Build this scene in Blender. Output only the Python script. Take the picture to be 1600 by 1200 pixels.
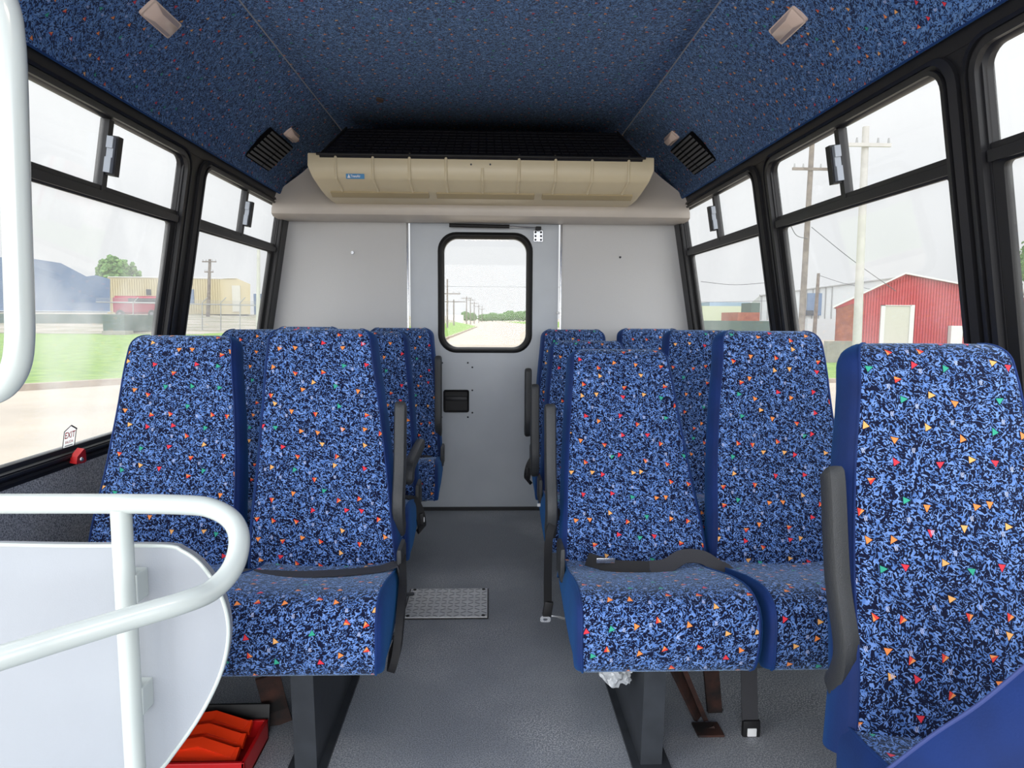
import bpy, bmesh, math, random
from mathutils import Vector, Matrix
from math import sin, cos, tan, pi, radians, sqrt, atan
random.seed(7)
scn = bpy.context.scene
COL = scn.collection
for o in list(bpy.data.objects): bpy.data.objects.remove(o)

# ------------------------------------------------------------------ camera
FPX = 1067.0
CAM = Vector((.03, 0, 1.08))
_yw, _p, _r = atan(37/FPX), atan(104/FPX), radians(.35)
CF = Vector((sin(_yw)*cos(_p), cos(_yw)*cos(_p), -sin(_p)))
CR = Vector((cos(_yw), -sin(_yw), 0)); CU = CR.cross(CF)
CR, CU = CR*cos(_r)+CU*sin(_r), CU*cos(_r)-CR*sin(_r)
cd = bpy.data.cameras.new('camera'); cam = bpy.data.objects.new('camera', cd); COL.objects.link(cam)
M = Matrix((CR, CU, -CF)).transposed().to_4x4(); M.translation = CAM
cam.matrix_world = M
cd.sensor_fit = 'HORIZONTAL'; cd.sensor_width = 36; cd.lens = 36*FPX/1600; cd.clip_start = .02; cd.clip_end = 2000
scn.camera = cam

def ray(px, py): return CF + CR*((px-800)/FPX) - CU*((py-600)/FPX)
def at(px, py, Y):
    v = ray(px, py); return CAM + v*((Y-CAM.y)/v.y)
def gnd(px, py, z=-.75):
    v = ray(px, py); return CAM + v*((z-CAM.z)/v.z)
def onplane(px, py, P, n):
    v = ray(px, py); return CAM + v*((P-CAM).dot(n)/v.dot(n))

# ------------------------------------------------------------------ view, world, lights
vs = scn.view_settings
vs.view_transform = 'Standard'; vs.look = 'None'; vs.gamma = 1; vs.use_curve_mapping = False
vs.exposure = 0.0
w = bpy.data.worlds.new('overcast'); scn.world = w; w.use_nodes = True
nt = w.node_tree; N = nt.nodes; L = nt.links; N.clear()
def wm(op, a, b=None, c=None):
    n = N.new('ShaderNodeMath'); n.operation = op
    for i, v in enumerate((a, b, c)):
        if v is None: continue
        if isinstance(v, (int, float)): n.inputs[i].default_value = v
        else: L.new(v, n.inputs[i])
    return n.outputs[0]
tc = N.new('ShaderNodeTexCoord'); sp = N.new('ShaderNodeSeparateXYZ'); L.new(tc.outputs['Generated'], sp.inputs[0])
cl = N.new('ShaderNodeTexNoise'); cl.inputs['Scale'].default_value = 2.2; cl.inputs['Detail'].default_value = 4
L.new(tc.outputs['Generated'], cl.inputs['Vector'])
up = wm('MAXIMUM', sp.outputs['Z'], 0)
back = wm('MAXIMUM', wm('MULTIPLY', sp.outputs['Y'], -1), 0)
# overcast sky: dull at the horizon behind the bus, bright overhead and where the sun stands behind the clouds (towards the windscreen)
SKY_BASE, SKY_UP, SKY_BACK = .93, 2.9, 2.2
s = wm('ADD', wm('ADD', SKY_BASE, wm('MULTIPLY', wm('MULTIPLY', up, up), SKY_UP)), wm('MULTIPLY', wm('POWER', back, 1.2), SKY_BACK))
s = wm('MULTIPLY', s, wm('ADD', .86, wm('MULTIPLY', cl.outputs['Fac'], .28)))
bg = N.new('ShaderNodeBackground'); bg.inputs['Color'].default_value = (.955, .98, 1.0, 1); L.new(s, bg.inputs['Strength'])
wo = N.new('ShaderNodeOutputWorld'); L.new(bg.outputs[0], wo.inputs[0])

def area(name, loc, rot, sx, sy, power, col):
    ld = bpy.data.lights.new(name, 'AREA'); ld.shape = 'RECTANGLE'; ld.size = sx; ld.size_y = sy; ld.energy = power; ld.color = col
    lo = bpy.data.objects.new(name, ld); COL.objects.link(lo); lo.location = loc; lo.rotation_euler = rot
    return lo
# added fill lamp at the unseen windscreen behind the camera, brightens the interior
area('windscreen_fill', (0, -1.9, 1.25), (radians(97), 0, 0), 2.0, 1.1, 46, (.97, .985, 1))
# added fill lamp on the entry door side, lights the seats sideways
area('entry_door_fill', (-1.5, .35, .8), (0, radians(-90), 0), 1.5, .8, 16, (.98, .99, 1))
# the dome lamp of the front ceiling
area('dome_lamp_light', (0, .1, 1.93), (radians(12), 0, 0), .5, .2, 5, (1, .83, .66))

# ------------------------------------------------------------------ materials
def srgb(r, g, b):
    f = lambda c: (c/255/12.92 if c/255 <= .04045 else ((c/255+.055)/1.055)**2.4)
    return (f(r), f(g), f(b), 1)
MATS = {}
def mat(name, col, rough=.6, metal=0, spec=.5, var=0, vscale=8, bump=0, bscale=200, col2=None, coat=0, detail=6, vstretch=None, lo=.35, hi=.65):
    m = bpy.data.materials.new(name); m.use_nodes = True; nt = m.node_tree; b = nt.nodes['Principled BSDF']
    b.inputs['Base Color'].default_value = col; b.inputs['Roughness'].default_value = rough; b.inputs['Metallic'].default_value = metal
    b.inputs['Specular IOR Level'].default_value = spec; b.inputs['Coat Weight'].default_value = coat
    t = nt.nodes.new('ShaderNodeTexCoord')
    src = t.outputs['Object']
    if vstretch:
        mp = nt.nodes.new('ShaderNodeMapping'); mp.inputs['Scale'].default_value = vstretch; nt.links.new(src, mp.inputs[0]); srcv = mp.outputs[0]
    else: srcv = src
    if var or col2:
        n = nt.nodes.new('ShaderNodeTexNoise'); n.inputs['Scale'].default_value = vscale; n.inputs['Detail'].default_value = detail
        nt.links.new(srcv, n.inputs['Vector'])
        r = nt.nodes.new('ShaderNodeMapRange'); r.inputs['From Min'].default_value = lo; r.inputs['From Max'].default_value = hi
        nt.links.new(n.outputs['Fac'], r.inputs['Value'])
        mx = nt.nodes.new('ShaderNodeMix'); mx.data_type = 'RGBA'
        c2 = col2 or tuple(min(1, c*(1-var)) for c in col[:3])+(1,)
        mx.inputs['A'].default_value = col; mx.inputs['B'].default_value = c2
        nt.links.new(r.outputs[0], mx.inputs['Factor']); nt.links.new(mx.outputs['Result'], b.inputs['Base Color'])
    if bump:
        n2 = nt.nodes.new('ShaderNodeTexNoise'); n2.inputs['Scale'].default_value = bscale; n2.inputs['Detail'].default_value = 3
        nt.links.new(src, n2.inputs['Vector'])
        bp = nt.nodes.new('ShaderNodeBump'); bp.inputs['Strength'].default_value = bump; bp.inputs['Distance'].default_value = .002
        nt.links.new(n2.outputs['Fac'], bp.inputs['Height']); nt.links.new(bp.outputs[0], b.inputs['Normal'])
    MATS[name] = m
    return m

def fabric(name, dark, light, light2, thr=.5, sheen=.35, scale=1.0, tri=True, trisize=.0078):
    """velour printed with short streaks and small triangles, laid out in metres on the UV map"""
    m = bpy.data.materials.new(name); m.use_nodes = True; nt = m.node_tree; Nn = nt.nodes; Ll = nt.links
    b = Nn['Principled BSDF']; b.inputs['Roughness'].default_value = .85; b.inputs['Specular IOR Level'].default_value = .2
    b.inputs['Sheen Weight'].default_value = sheen; b.inputs['Sheen Roughness'].default_value = .45; b.inputs['Sheen Tint'].default_value = (.55, .75, 1, 1)
    def nd(t, **k):
        n = Nn.new(t)
        for a, v in k.items(): setattr(n, a, v)
        return n
    def mth(op, a, b_=None, c=None):
        n = nd('ShaderNodeMath', operation=op)
        for i, v in enumerate((a, b_, c)):
            if v is None: continue
            if isinstance(v, (int, float)): n.inputs[i].default_value = v
            else: Ll.new(v, n.inputs[i])
        return n.outputs[0]
    def vm(op, a, b_):
        n = nd('ShaderNodeVectorMath', operation=op)
        for i, v in enumerate((a, b_)):
            if isinstance(v, (tuple, list)): n.inputs[i].default_value = v
            elif isinstance(v, (int, float)): n.inputs[3].default_value = v
            else: Ll.new(v, n.inputs[i])
        return n.outputs[0]
    uv = nd('ShaderNodeUVMap'); oi = nd('ShaderNodeObjectInfo')
    off = nd('ShaderNodeCombineXYZ'); Ll.new(mth('MULTIPLY', oi.outputs['Random'], 13.7), off.inputs[0]); Ll.new(mth('MULTIPLY', oi.outputs['Random'], 5.3), off.inputs[1])
    P = vm('ADD', uv.outputs[0], off.outputs[0])
    def streak(angle, sx, sy, seed):
        mp = nd('ShaderNodeMapping'); mp.vector_type = 'TEXTURE' ; mp.inputs['Rotation'].default_value = (0, 0, angle); mp.inputs['Location'].default_value = (seed, seed*.7, 0)
        Ll.new(P, mp.inputs[0])
        mp2 = nd('ShaderNodeMapping'); mp2.inputs['Scale'].default_value = (sx*scale, sy*scale, 1); Ll.new(mp.outputs[0], mp2.inputs[0])
        n = nd('ShaderNodeTexNoise'); n.noise_dimensions = '2D'; n.inputs['Scale'].default_value = 1; n.inputs['Detail'].default_value = .8; n.inputs['Distortion'].default_value = 1.3
        Ll.new(mp2.outputs[0], n.inputs['Vector']); return n.outputs['Fac']
    a = streak(radians(25), 88, 165, 0); c = streak(radians(-35), 88, 160, 3.1); d = streak(radians(80), 95, 150, 7.7)
    sel = nd('ShaderNodeTexNoise'); sel.noise_dimensions = '2D'; sel.inputs['Scale'].default_value = 30*scale; sel.inputs['Detail'].default_value = 0; Ll.new(P, sel.inputs['Vector'])
    def mixf(f, x, y):
        n = nd('ShaderNodeMix', data_type='FLOAT'); Ll.new(f, n.inputs[0]); Ll.new(x, n.inputs[2]); Ll.new(y, n.inputs[3]); return n.outputs[0]
    def ramp(x, lo, hi):
        r = nd('ShaderNodeMapRange'); r.inputs['From Min'].default_value = lo; r.inputs['From Max'].default_value = hi; Ll.new(x, r.inputs['Value']); return r.outputs[0]
    f = mixf(ramp(sel.outputs['Fac'], .47, .5), mixf(ramp(sel.outputs['Fac'], .38, .41), d, a), c)
    blot = ramp(f, thr-.02, thr+.02)
    n3 = nd('ShaderNodeTexNoise'); n3.noise_dimensions = '2D'; n3.inputs['Scale'].default_value = 60; Ll.new(P, n3.inputs['Vector'])
    lc = nd('ShaderNodeMix', data_type='RGBA'); lc.inputs['A'].default_value = light; lc.inputs['B'].default_value = light2
    Ll.new(ramp(n3.outputs['Fac'], .4, .6), lc.inputs['Factor'])
    base = nd('ShaderNodeMix', data_type='RGBA'); base.inputs['A'].default_value = dark; Ll.new(lc.outputs['Result'], base.inputs['B']); Ll.new(blot, base.inputs['Factor'])
    out = base.outputs['Result']
    # triangles: one per Voronoi cell, turned at random
    vo = nd('ShaderNodeTexVoronoi'); vo.voronoi_dimensions = '2D'; vo.inputs['Scale'].default_value = 16.5; vo.inputs['Randomness'].default_value = .68
    Ll.new(P, vo.inputs['Vector'])
    loc = vm('SUBTRACT', P, vo.outputs['Position'])
    sc = nd('ShaderNodeSeparateColor'); Ll.new(vo.outputs['Color'], sc.inputs[0])
    rt = nd('ShaderNodeVectorRotate', rotation_type='Z_AXIS'); Ll.new(loc, rt.inputs['Vector'])
    Ll.new(mth('ADD', mth('MULTIPLY', mth('FLOOR', mth('MULTIPLY', sc.outputs[0], 3)), 2.09), mth('MULTIPLY', sc.outputs[2], .7)), rt.inputs['Angle'])
    sx = nd('ShaderNodeSeparateXYZ'); Ll.new(rt.outputs[0], sx.inputs[0])
    X, Y = sx.outputs[0], sx.outputs[1]
    ax = mth('ABSOLUTE', X)
    # narrow triangle pointing down: max(y, 0.87*1.25*|x| - .5*y)
    e = mth('MAXIMUM', Y, mth('SUBTRACT', mth('MULTIPLY', ax, .95), mth('MULTIPLY', Y, .46)))
    tri_m = mth('LESS_THAN', e, trisize*.42)
    rim_m = mth('LESS_THAN', e, trisize*.42+.0011)
    kind = sc.outputs[1]
    cr = nd('ShaderNodeValToRGB'); cr.color_ramp.interpolation = 'CONSTANT'; els = cr.color_ramp.elements
    cols = [(0, srgb(232, 72, 60)), (.30, srgb(250, 150, 80)), (.55, srgb(60, 175, 145)), (.70, srgb(235, 60, 75)), (.84, srgb(250, 185, 110))]
    els[0].color = cols[0][1]; els[1].position = cols[1][0]; els[1].color = cols[1][1]
    for p_, c_ in cols[2:]:
        q = els.new(p_); q.color = c_
    Ll.new(kind, cr.inputs[0])
    # a second half of each triangle is a warmer tone
    tw = nd('ShaderNodeMix', data_type='RGBA'); Ll.new(cr.outputs[0], tw.inputs['A']); tw.inputs['B'].default_value = srgb(250, 170, 95)
    Ll.new(mth('MULTIPLY', mth('GREATER_THAN', X, .0006), mth('MULTIPLY', mth('LESS_THAN', kind, .3), .8)), tw.inputs['Factor'])
    # dark rim of the triangle, then the triangle
    m1 = nd('ShaderNodeMix', data_type='RGBA'); Ll.new(out, m1.inputs['A']); m1.inputs['B'].default_value = dark; Ll.new(rim_m, m1.inputs['Factor'])
    m2 = nd('ShaderNodeMix', data_type='RGBA'); Ll.new(m1.outputs['Result'], m2.inputs['A']); Ll.new(tw.outputs['Result'], m2.inputs['B']); Ll.new(tri_m, m2.inputs['Factor'])
    # small pale bars, sparser
    vo2 = nd('ShaderNodeTexVoronoi'); vo2.voronoi_dimensions = '2D'; vo2.inputs['Scale'].default_value = 13; vo2.inputs['Randomness'].default_value = .8
    P2 = vm('ADD', P, (3.33, 1.77, 0)); Ll.new(P2, vo2.inputs['Vector'])
    l2 = vm('SUBTRACT', P2, vo2.outputs['Position']); s2 = nd('ShaderNodeSeparateXYZ'); Ll.new(l2, s2.inputs[0])
    bars = mth('MULTIPLY', mth('MULTIPLY', mth('LESS_THAN', mth('ABSOLUTE', s2.outputs[0]), .0032), mth('LESS_THAN', mth('ABSOLUTE', s2.outputs[1]), .0045)),
               mth('GREATER_THAN', mth('SINE', mth('MULTIPLY', mth('ADD', s2.outputs[0], mth('MULTIPLY', s2.outputs[1], .3)), 2200)), -.2))
    m3 = nd('ShaderNodeMix', data_type='RGBA'); Ll.new(m2.outputs['Result'], m3.inputs['A']); m3.inputs['B'].default_value = srgb(190, 200, 235); Ll.new(bars, m3.inputs['Factor'])
    Ll.new(m3.outputs['Result'], b.inputs['Base Color'])
    bp = nd('ShaderNodeBump'); bp.inputs['Strength'].default_value = .25; bp.inputs['Distance'].default_value = .001; Ll.new(f, bp.inputs['Height']); Ll.new(bp.outputs[0], b.inputs['Normal'])
    MATS[name] = m
    return m

def glass_mat(name, veil=.05, patch=.0, vcol=(.85, .87, .88, 1), gloss=.05, tint=.97):
    m = bpy.data.materials.new(name); m.use_nodes = True; nt = m.node_tree; Nn = nt.nodes; Ll = nt.links
    Nn.remove(Nn['Principled BSDF']); out = Nn['Material Output']
    tr = Nn.new('ShaderNodeBsdfTransparent'); tr.inputs[0].default_value = (tint, tint, tint, 1)
    gl = Nn.new('ShaderNodeBsdfGlossy'); gl.inputs['Roughness'].default_value = .02
    di = Nn.new('ShaderNodeBsdfTranslucent'); di.inputs[0].default_value = vcol
    t = Nn.new('ShaderNodeTexCoord'); n = Nn.new('ShaderNodeTexNoise'); n.inputs['Scale'].default_value = 2.6; n.inputs['Detail'].default_value = 7
    Ll.new(t.outputs['Object'], n.inputs['Vector'])
    r = Nn.new('ShaderNodeMapRange'); r.inputs['From Min'].default_value = .42; r.inputs['From Max'].default_value = .68
    r.inputs['To Min'].default_value = veil; r.inputs['To Max'].default_value = veil+patch; Ll.new(n.outputs['Fac'], r.inputs['Value'])
    a = Nn.new('ShaderNodeMixShader'); a.inputs[0].default_value = gloss; Ll.new(tr.outputs[0], a.inputs[1]); Ll.new(gl.outputs[0], a.inputs[2])
    c = Nn.new('ShaderNodeMixShader'); Ll.new(r.outputs[0], c.inputs[0]); Ll.new(a.outputs[0], c.inputs[1]); Ll.new(di.outputs[0], c.inputs[2])
    Ll.new(c.outputs[0], out.inputs[0]); MATS[name] = m
    return m

FAB = fabric('seat_velour', srgb(4, 10, 44), srgb(86, 124, 190), srgb(118, 154, 218), thr=.542, sheen=.32, scale=1.15, trisize=.0102)
CEILF = fabric('headliner_velour', srgb(14, 32, 74), srgb(84, 126, 186), srgb(112, 152, 206), thr=.49, sheen=.12, trisize=.0085)
VEL = mat('blue_velvet', srgb(0, 40, 106), .8, var=.35, vscale=9, bump=.25, bscale=350)
VEL.node_tree.nodes['Principled BSDF'].inputs['Sheen Weight'].default_value = .2
VEL.node_tree.nodes['Principled BSDF'].inputs['Sheen Tint'].default_value = (.03, .4, 1, 1)
BLK = mat('black_frame', srgb(30, 30, 33), .42, spec=.4, bump=.1)
RUB = mat('black_rubber', srgb(22, 22, 24), .55, spec=.4)
PLS = mat('charcoal_plastic', srgb(52, 54, 56), .45, spec=.5, bump=.5, bscale=500)
LVB = mat('louvre_recess_black', srgb(6, 6, 8), .95, spec=.1)
SLT = mat('louvre_slat_plastic', srgb(70, 70, 72), .6)
LATCH = mat('grey_latch_metal', srgb(150, 156, 165), .4, metal=.3)
CHR = mat('bright_metal', srgb(200, 202, 205), .25, metal=.9)
WHT = mat('white_powder_coat', srgb(200, 208, 204), .25, coat=.4, var=.04, vscale=5)
GPAN = mat('light_grey_panel', srgb(160, 165, 172), .4, var=.05, vscale=3, bump=.15, bscale=300)
REAR = mat('rear_wall_panel', srgb(202, 202, 202), .42, col2=srgb(188, 188, 188), vscale=400, bump=.25, bscale=260, detail=2)
DOORM = mat('rear_door_paint', srgb(186, 192, 198), .33, col2=srgb(178, 184, 191), vscale=4, bump=.1, bscale=250)
BEIG = mat('beige_fibreglass', srgb(200, 192, 183), .45, var=.06, vscale=6)
ACM = mat('beige_abs_plastic', srgb(214, 200, 168), .42, var=.05, vscale=3, bump=.1)
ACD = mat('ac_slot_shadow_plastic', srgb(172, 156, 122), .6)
GRL = mat('black_grille', srgb(16, 16, 24), .5)
LENS = mat('dome_lens', srgb(205, 182, 168), .3, coat=.5)
CARP = mat('grey_wall_carpet', srgb(206, 206, 204), .95, col2=srgb(110, 112, 114), vscale=260, bump=.6, bscale=400, detail=3)
FLR = mat('grey_floor_vinyl', srgb(168, 173, 180), .5, col2=srgb(104, 110, 118), vscale=330, bump=.5, bscale=330, detail=2, spec=.4)
PED = mat('dark_grey_steel', srgb(56, 60, 66), .5, metal=.1, var=.25, vscale=20)
RUST = mat('rusty_steel', srgb(70, 42, 34), .8, col2=srgb(26, 24, 24), vscale=18, bump=.4, bscale=120)
BELT = mat('charcoal_webbing', srgb(58, 58, 62), .7, bump=.5, bscale=900)
BELTD = mat('black_webbing', srgb(26, 26, 28), .6, bump=.4, bscale=900)
REDP = mat('red_plastic', srgb(196, 22, 26), .35)
REDO = mat('orange_red_reflector', srgb(240, 62, 24), .2, coat=.6)
BAGM = mat('clear_plastic_bag', srgb(196, 200, 204), .2, coat=.6, var=.3, vscale=60, bump=.8, bscale=60)
STK = mat('white_sticker', srgb(235, 236, 236), .4)
STKT = glass_mat('translucent_sticker', .75, 0, vcol=(.9, .9, .9, 1), gloss=.0, tint=.9)
REDT = mat('red_print', srgb(238, 24, 50), .5)
DRKT = mat('dark_print', srgb(60, 60, 66), .5)
BLUS = mat('blue_label', srgb(40, 130, 185), .4)
ALU = mat('aluminium_plate', srgb(226, 228, 230), .4, metal=0, var=.15, vscale=30)
ALD = mat('aluminium_tread', srgb(140, 142, 146), .4, metal=.3)
TRIMM = mat('grey_trim_strip', srgb(150, 150, 156), .35, metal=.3)
GLS = glass_mat('window_glass', .03, .07)
GLD = glass_mat('dirty_window_glass', .06, .22)
GLR = glass_mat('rear_window_glass', .02, .03, gloss=.01)
STAIN = mat('brown_stain', srgb(70, 52, 46), .9)

# floor: worn paler patches and speckles
def floor_mat():
    m = FLR; nt = m.node_tree; b = nt.nodes['Principled BSDF']; lk = b.inputs['Base Color'].links[0].from_socket
    t = nt.nodes.new('ShaderNodeTexCoord'); n = nt.nodes.new('ShaderNodeTexNoise'); n.inputs['Scale'].default_value = 1.7; n.inputs['Detail'].default_value = 5
    nt.links.new(t.outputs['Object'], n.inputs['Vector'])
    r = nt.nodes.new('ShaderNodeMapRange'); r.inputs['From Min'].default_value = .45; r.inputs['From Max'].default_value = .7; nt.links.new(n.outputs['Fac'], r.inputs['Value'])
    w_ = nt.nodes.new('ShaderNodeTexNoise'); w_.inputs['Scale'].default_value = 240; w_.inputs['Detail'].default_value = 2; nt.links.new(t.outputs['Object'], w_.inputs['Vector'])
    rw = nt.nodes.new('ShaderNodeMapRange'); rw.inputs['From Min'].default_value = .5; rw.inputs['From Max'].default_value = .58; nt.links.new(w_.outputs['Fac'], rw.inputs['Value'])
    mm = nt.nodes.new('ShaderNodeMath'); mm.operation = 'MULTIPLY'; nt.links.new(r.outputs[0], mm.inputs[0]); nt.links.new(rw.outputs[0], mm.inputs[1])
    mx = nt.nodes.new('ShaderNodeMix'); mx.data_type = 'RGBA'; nt.links.new(lk, mx.inputs['A']); mx.inputs['B'].default_value = srgb(222, 224, 226); nt.links.new(mm.outputs[0], mx.inputs['Factor'])
    nt.links.new(mx.outputs['Result'], b.inputs['Base Color'])
floor_mat()

# ------------------------------------------------------------------ helpers
def obj(name, bm, m, parent=None, smooth=False):
    me = bpy.data.meshes.new(name)
    bmesh.ops.recalc_face_normals(bm, faces=bm.faces) if smooth != 'keep' else None
    bm.to_mesh(me); bm.free()
    for x in (m if isinstance(m, (list, tuple)) else [m]): me.materials.append(x)
    if smooth:
        for p in me.polygons: p.use_smooth = True
        try: me.set_sharp_from_angle(angle=radians(42))
        except Exception: pass
    o = bpy.data.objects.new(name, me); COL.objects.link(o)
    if parent: o.parent = parent; o.matrix_parent_inverse = Matrix.Identity(4); o.matrix_basis = parent_inv(parent)
    return o
def parent_inv(p):
    # geometry is written in world metres: cancel the parent's own transform
    Mx = Matrix.Identity(4); q = p
    while q: Mx = q.matrix_basis @ Mx; q = q.parent
    return Mx.inverted()
def tag(o, label=None, cat=None, group=None, kind=None):
    if label: o['label'] = label
    if cat: o['category'] = cat
    if group: o['group'] = group
    if kind: o['kind'] = kind
    return o
def thing(name, label, cat, loc=(0, 0, 0), group=None):
    o = bpy.data.objects.new(name, None); COL.objects.link(o); o.location = loc; o.empty_display_size = .1
    return tag(o, label, cat, group)
def struct(name, bm, m, parent=None, smooth=False):
    o = obj(name, bm, m, parent, smooth)
    if not parent: o['kind'] = 'structure'
    return o
def box(bm, c, s, bev=0, R=None, seg=2):
    r = bmesh.ops.create_cube(bm, size=1); vs_ = r['verts']
    for v in vs_: v.co = Vector((v.co.x*s[0], v.co.y*s[1], v.co.z*s[2]))
    if bev:
        es = list({e for v in vs_ for e in v.link_edges})
        rb = bmesh.ops.bevel(bm, geom=es, offset=bev, segments=seg, affect='EDGES', profile=.6)
        vs_ = list({v for f in rb['faces'] for v in f.verts} | {v for v in vs_ if v.is_valid})
    for v in vs_:
        p = v.co.copy()
        if R: p = R @ p
        v.co = p + Vector(c)
    return bm
def B(): return bmesh.new()
def bx(lo, hi, bev=0): 
    bm = B(); box(bm, [(a+b)/2 for a, b in zip(lo, hi)], [b-a for a, b in zip(lo, hi)], bev); return bm
def catmull(pts, n=8):
    P = [Vector(p) for p in pts]; P = [P[0]*2-P[1]]+P+[P[-1]*2-P[-2]]; out = []
    for i in range(1, len(P)-2):
        for k in range(n):
            t = k/n; a, b, c, d = P[i-1:i+3]
            out.append(.5*((2*b)+(c-a)*t+(2*a-5*b+4*c-d)*t*t+(3*b-a-3*c+d)*t**3))
    out.append(P[-2]); return out
def tube(bm, pts, r, seg=16, flat=None, nrm=None, cap=True):
    """sweep a circle (or a flat strip: flat=(half width, half thickness) with width along nrm x tangent)"""
    P = [Vector(p) for p in pts]; rings = []; u = None
    for i, p in enumerate(P):
        t = (P[min(i+1, len(P)-1)]-P[max(i-1, 0)]).normalized()
        if u is None:
            u = Vector(nrm) if nrm else (Vector((0, 0, 1)) if abs(t.z) < .9 else Vector((1, 0, 0)))
        u = (u - t*u.dot(t)).normalized(); v = t.cross(u)
        rr = r(i/(len(P)-1)) if callable(r) else r
        ring = []
        if flat:
            for a, b in ((-1, -1), (-1, 1), (1, 1), (1, -1)): ring.append(bm.verts.new(p+v*a*flat[0]+u*b*flat[1]))
        else:
            for k in range(seg):
                a = 2*pi*k/seg; ring.append(bm.verts.new(p+u*cos(a)*rr+v*sin(a)*rr))
        rings.append(ring)
    for a, b in zip(rings, rings[1:]):
        n = len(a)
        for k in range(n): bm.faces.new((a[k], a[(k+1) % n], b[(k+1) % n], b[k]))
    if cap: bm.faces.new(rings[0]); bm.faces.new(rings[-1][::-1])
    return bm
def rrect(u0, u1, v0, v1, r, n=6):
    out = []
    for (cx, cy, a0) in ((u1-r, v1-r, 0), (u0+r, v1-r, 90), (u0+r, v0+r, 180), (u1-r, v0+r, 270)):
        for k in range(n+1):
            a = radians(a0+90*k/n); out.append((cx+r*cos(a), cy+r*sin(a)))
    return out
def ringband(bm, O, I, F, w0, w1, wback):
    """closed band between outline O (at height w0) and I (at w1), with walls down to wback; F maps (u,v,w)->world"""
    n = len(O)
    a = [bm.verts.new(F(*p, w0)) for p in O]; b = [bm.verts.new(F(*p, w1)) for p in I]
    c = [bm.verts.new(F(*p, wback)) for p in I]; d = [bm.verts.new(F(*p, wback)) for p in O]
    for k in range(n):
        j = (k+1) % n
        bm.faces.new((a[k], a[j], b[j], b[k])); bm.faces.new((b[k], b[j], c[j], c[k])); bm.faces.new((c[k], c[j], d[j], d[k])); bm.faces.new((d[k], d[j], a[j], a[k]))
    return bm
def plate(bm, outline, F, w0, w1):
    a = [bm.verts.new(F(*p, w0)) for p in outline]; b = [bm.verts.new(F(*p, w1)) for p in outline]
    bm.faces.new(a[::-1]); bm.faces.new(b); n = len(a)
    for k in range(n): bm.faces.new((a[k], a[(k+1) % n], b[(k+1) % n], b[k]))
    return bm
def text(body, name, F, size, m, parent, u0, v0, w, align='CENTER', sx=1):
    """flat lettering converted to a mesh, mapped through F(u,v,w)"""
    cu = bpy.data.curves.new(name, 'FONT'); cu.body = body; cu.size = size; cu.align_x = align; cu.align_y = 'CENTER'; cu.extrude = 0; cu.offset = size*.02
    to = bpy.data.objects.new('t', cu); COL.objects.link(to); bpy.context.view_layer.update()
    me = bpy.data.meshes.new_from_object(to.evaluated_get(bpy.context.evaluated_depsgraph_get()))
    bpy.data.objects.remove(to)
    for v in me.vertices: v.co = F(u0+v.co.x*sx, v0+v.co.y, w)
    me.materials.clear(); me.materials.append(m)
    o = bpy.data.objects.new(name, me); COL.objects.link(o)
    o.parent = parent; o.matrix_basis = parent_inv(parent)
    return o

# ------------------------------------------------------------------ bus shell
YB, YF = 3.75, -1.5
K = .17; XW = 1.135; 
def xw(z): return XW - K*(z-1.08)
SILL, HEAD, XLOW = .655, 1.69, 1.205
def inward(s): return Vector((-s, 0, -K)).normalized()
def wallF(s):
    n = inward(s); c = sqrt(1+K*K)
    def F(u, v, w):   # u = y, v = z height, w = inward offset
        return Vector((s*xw(v), u, v)) + n*w
    return F

# floor
struct('floor', bx((-1.25, YF, -.08), (1.25, YB+.02, 0)), FLR)
# ceiling centre panel
def uvsheet(pts_rows, uvs_rows, m, name, thick=None):
    bm = B(); uvl = bm.loops.layers.uv.new('UVMap')
    V = [[bm.verts.new(p) for p in row] for row in pts_rows]
    for i in range(len(V)-1):
        for j in range(len(V[0])-1):
            f = bm.faces.new((V[i][j], V[i+1][j], V[i+1][j+1], V[i][j+1])); f.smooth = True
            for l, (a, b) in zip(f.loops, ((i, j), (i+1, j), (i+1, j+1), (i, j+1))): l[uvl].uv = uvs_rows[a][b]
    return bm
XC, ZC = .688, 2.0
rows, uvs = [], []
for y in (YF, YB):
    rows.append([(XC*k/6, y, ZC+.012*(1-(k/6)**2)) for k in range(-6, 7)]); uvs.append([(XC*k/6, y) for k in range(-6, 7)])
bm = uvsheet(rows, uvs, CEILF, 'ceiling')
o = struct('ceiling', bm, CEILF, smooth='keep')
def solid(o, t, off=1):
    md = o.modifiers.new('thick', 'SOLIDIFY'); md.thickness = t; md.offset = off
solid(o, .03, 0)
# padded cove panels between windows and ceiling
def cove(s):
    prof = [(xw(HEAD)-.012, HEAD+.002), (1.012, 1.725), (.985, 1.765), (.93, 1.83), (.86, 1.895), (.79, 1.945), (.73, 1.98), (XC, ZC)]
    rows, uvs = [], []; acc = [0]
    for a, b in zip(prof, prof[1:]): acc.append(acc[-1]+sqrt((a[0]-b[0])**2+(a[1]-b[1])**2))
    for y in (YF, YB-.02):
        rows.append([(s*p[0], y, p[1]) for p in prof]); uvs.append([(a+(5 if s > 0 else 9), y) for a in acc])
    o = struct('ceiling_cove', uvsheet(rows, uvs, CEILF, ''), CEILF, smooth='keep'); solid(o, .02, 0)
    bm = B(); tube(bm, [(s*(xw(HEAD)-.016), YF, HEAD+.003), (s*(xw(HEAD)-.016), YB-.02, HEAD+.003)], .006, 8)
    struct('cove_edge_piping', bm, VEL, smooth=True)
for s in (1, -1): cove(s)
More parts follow.
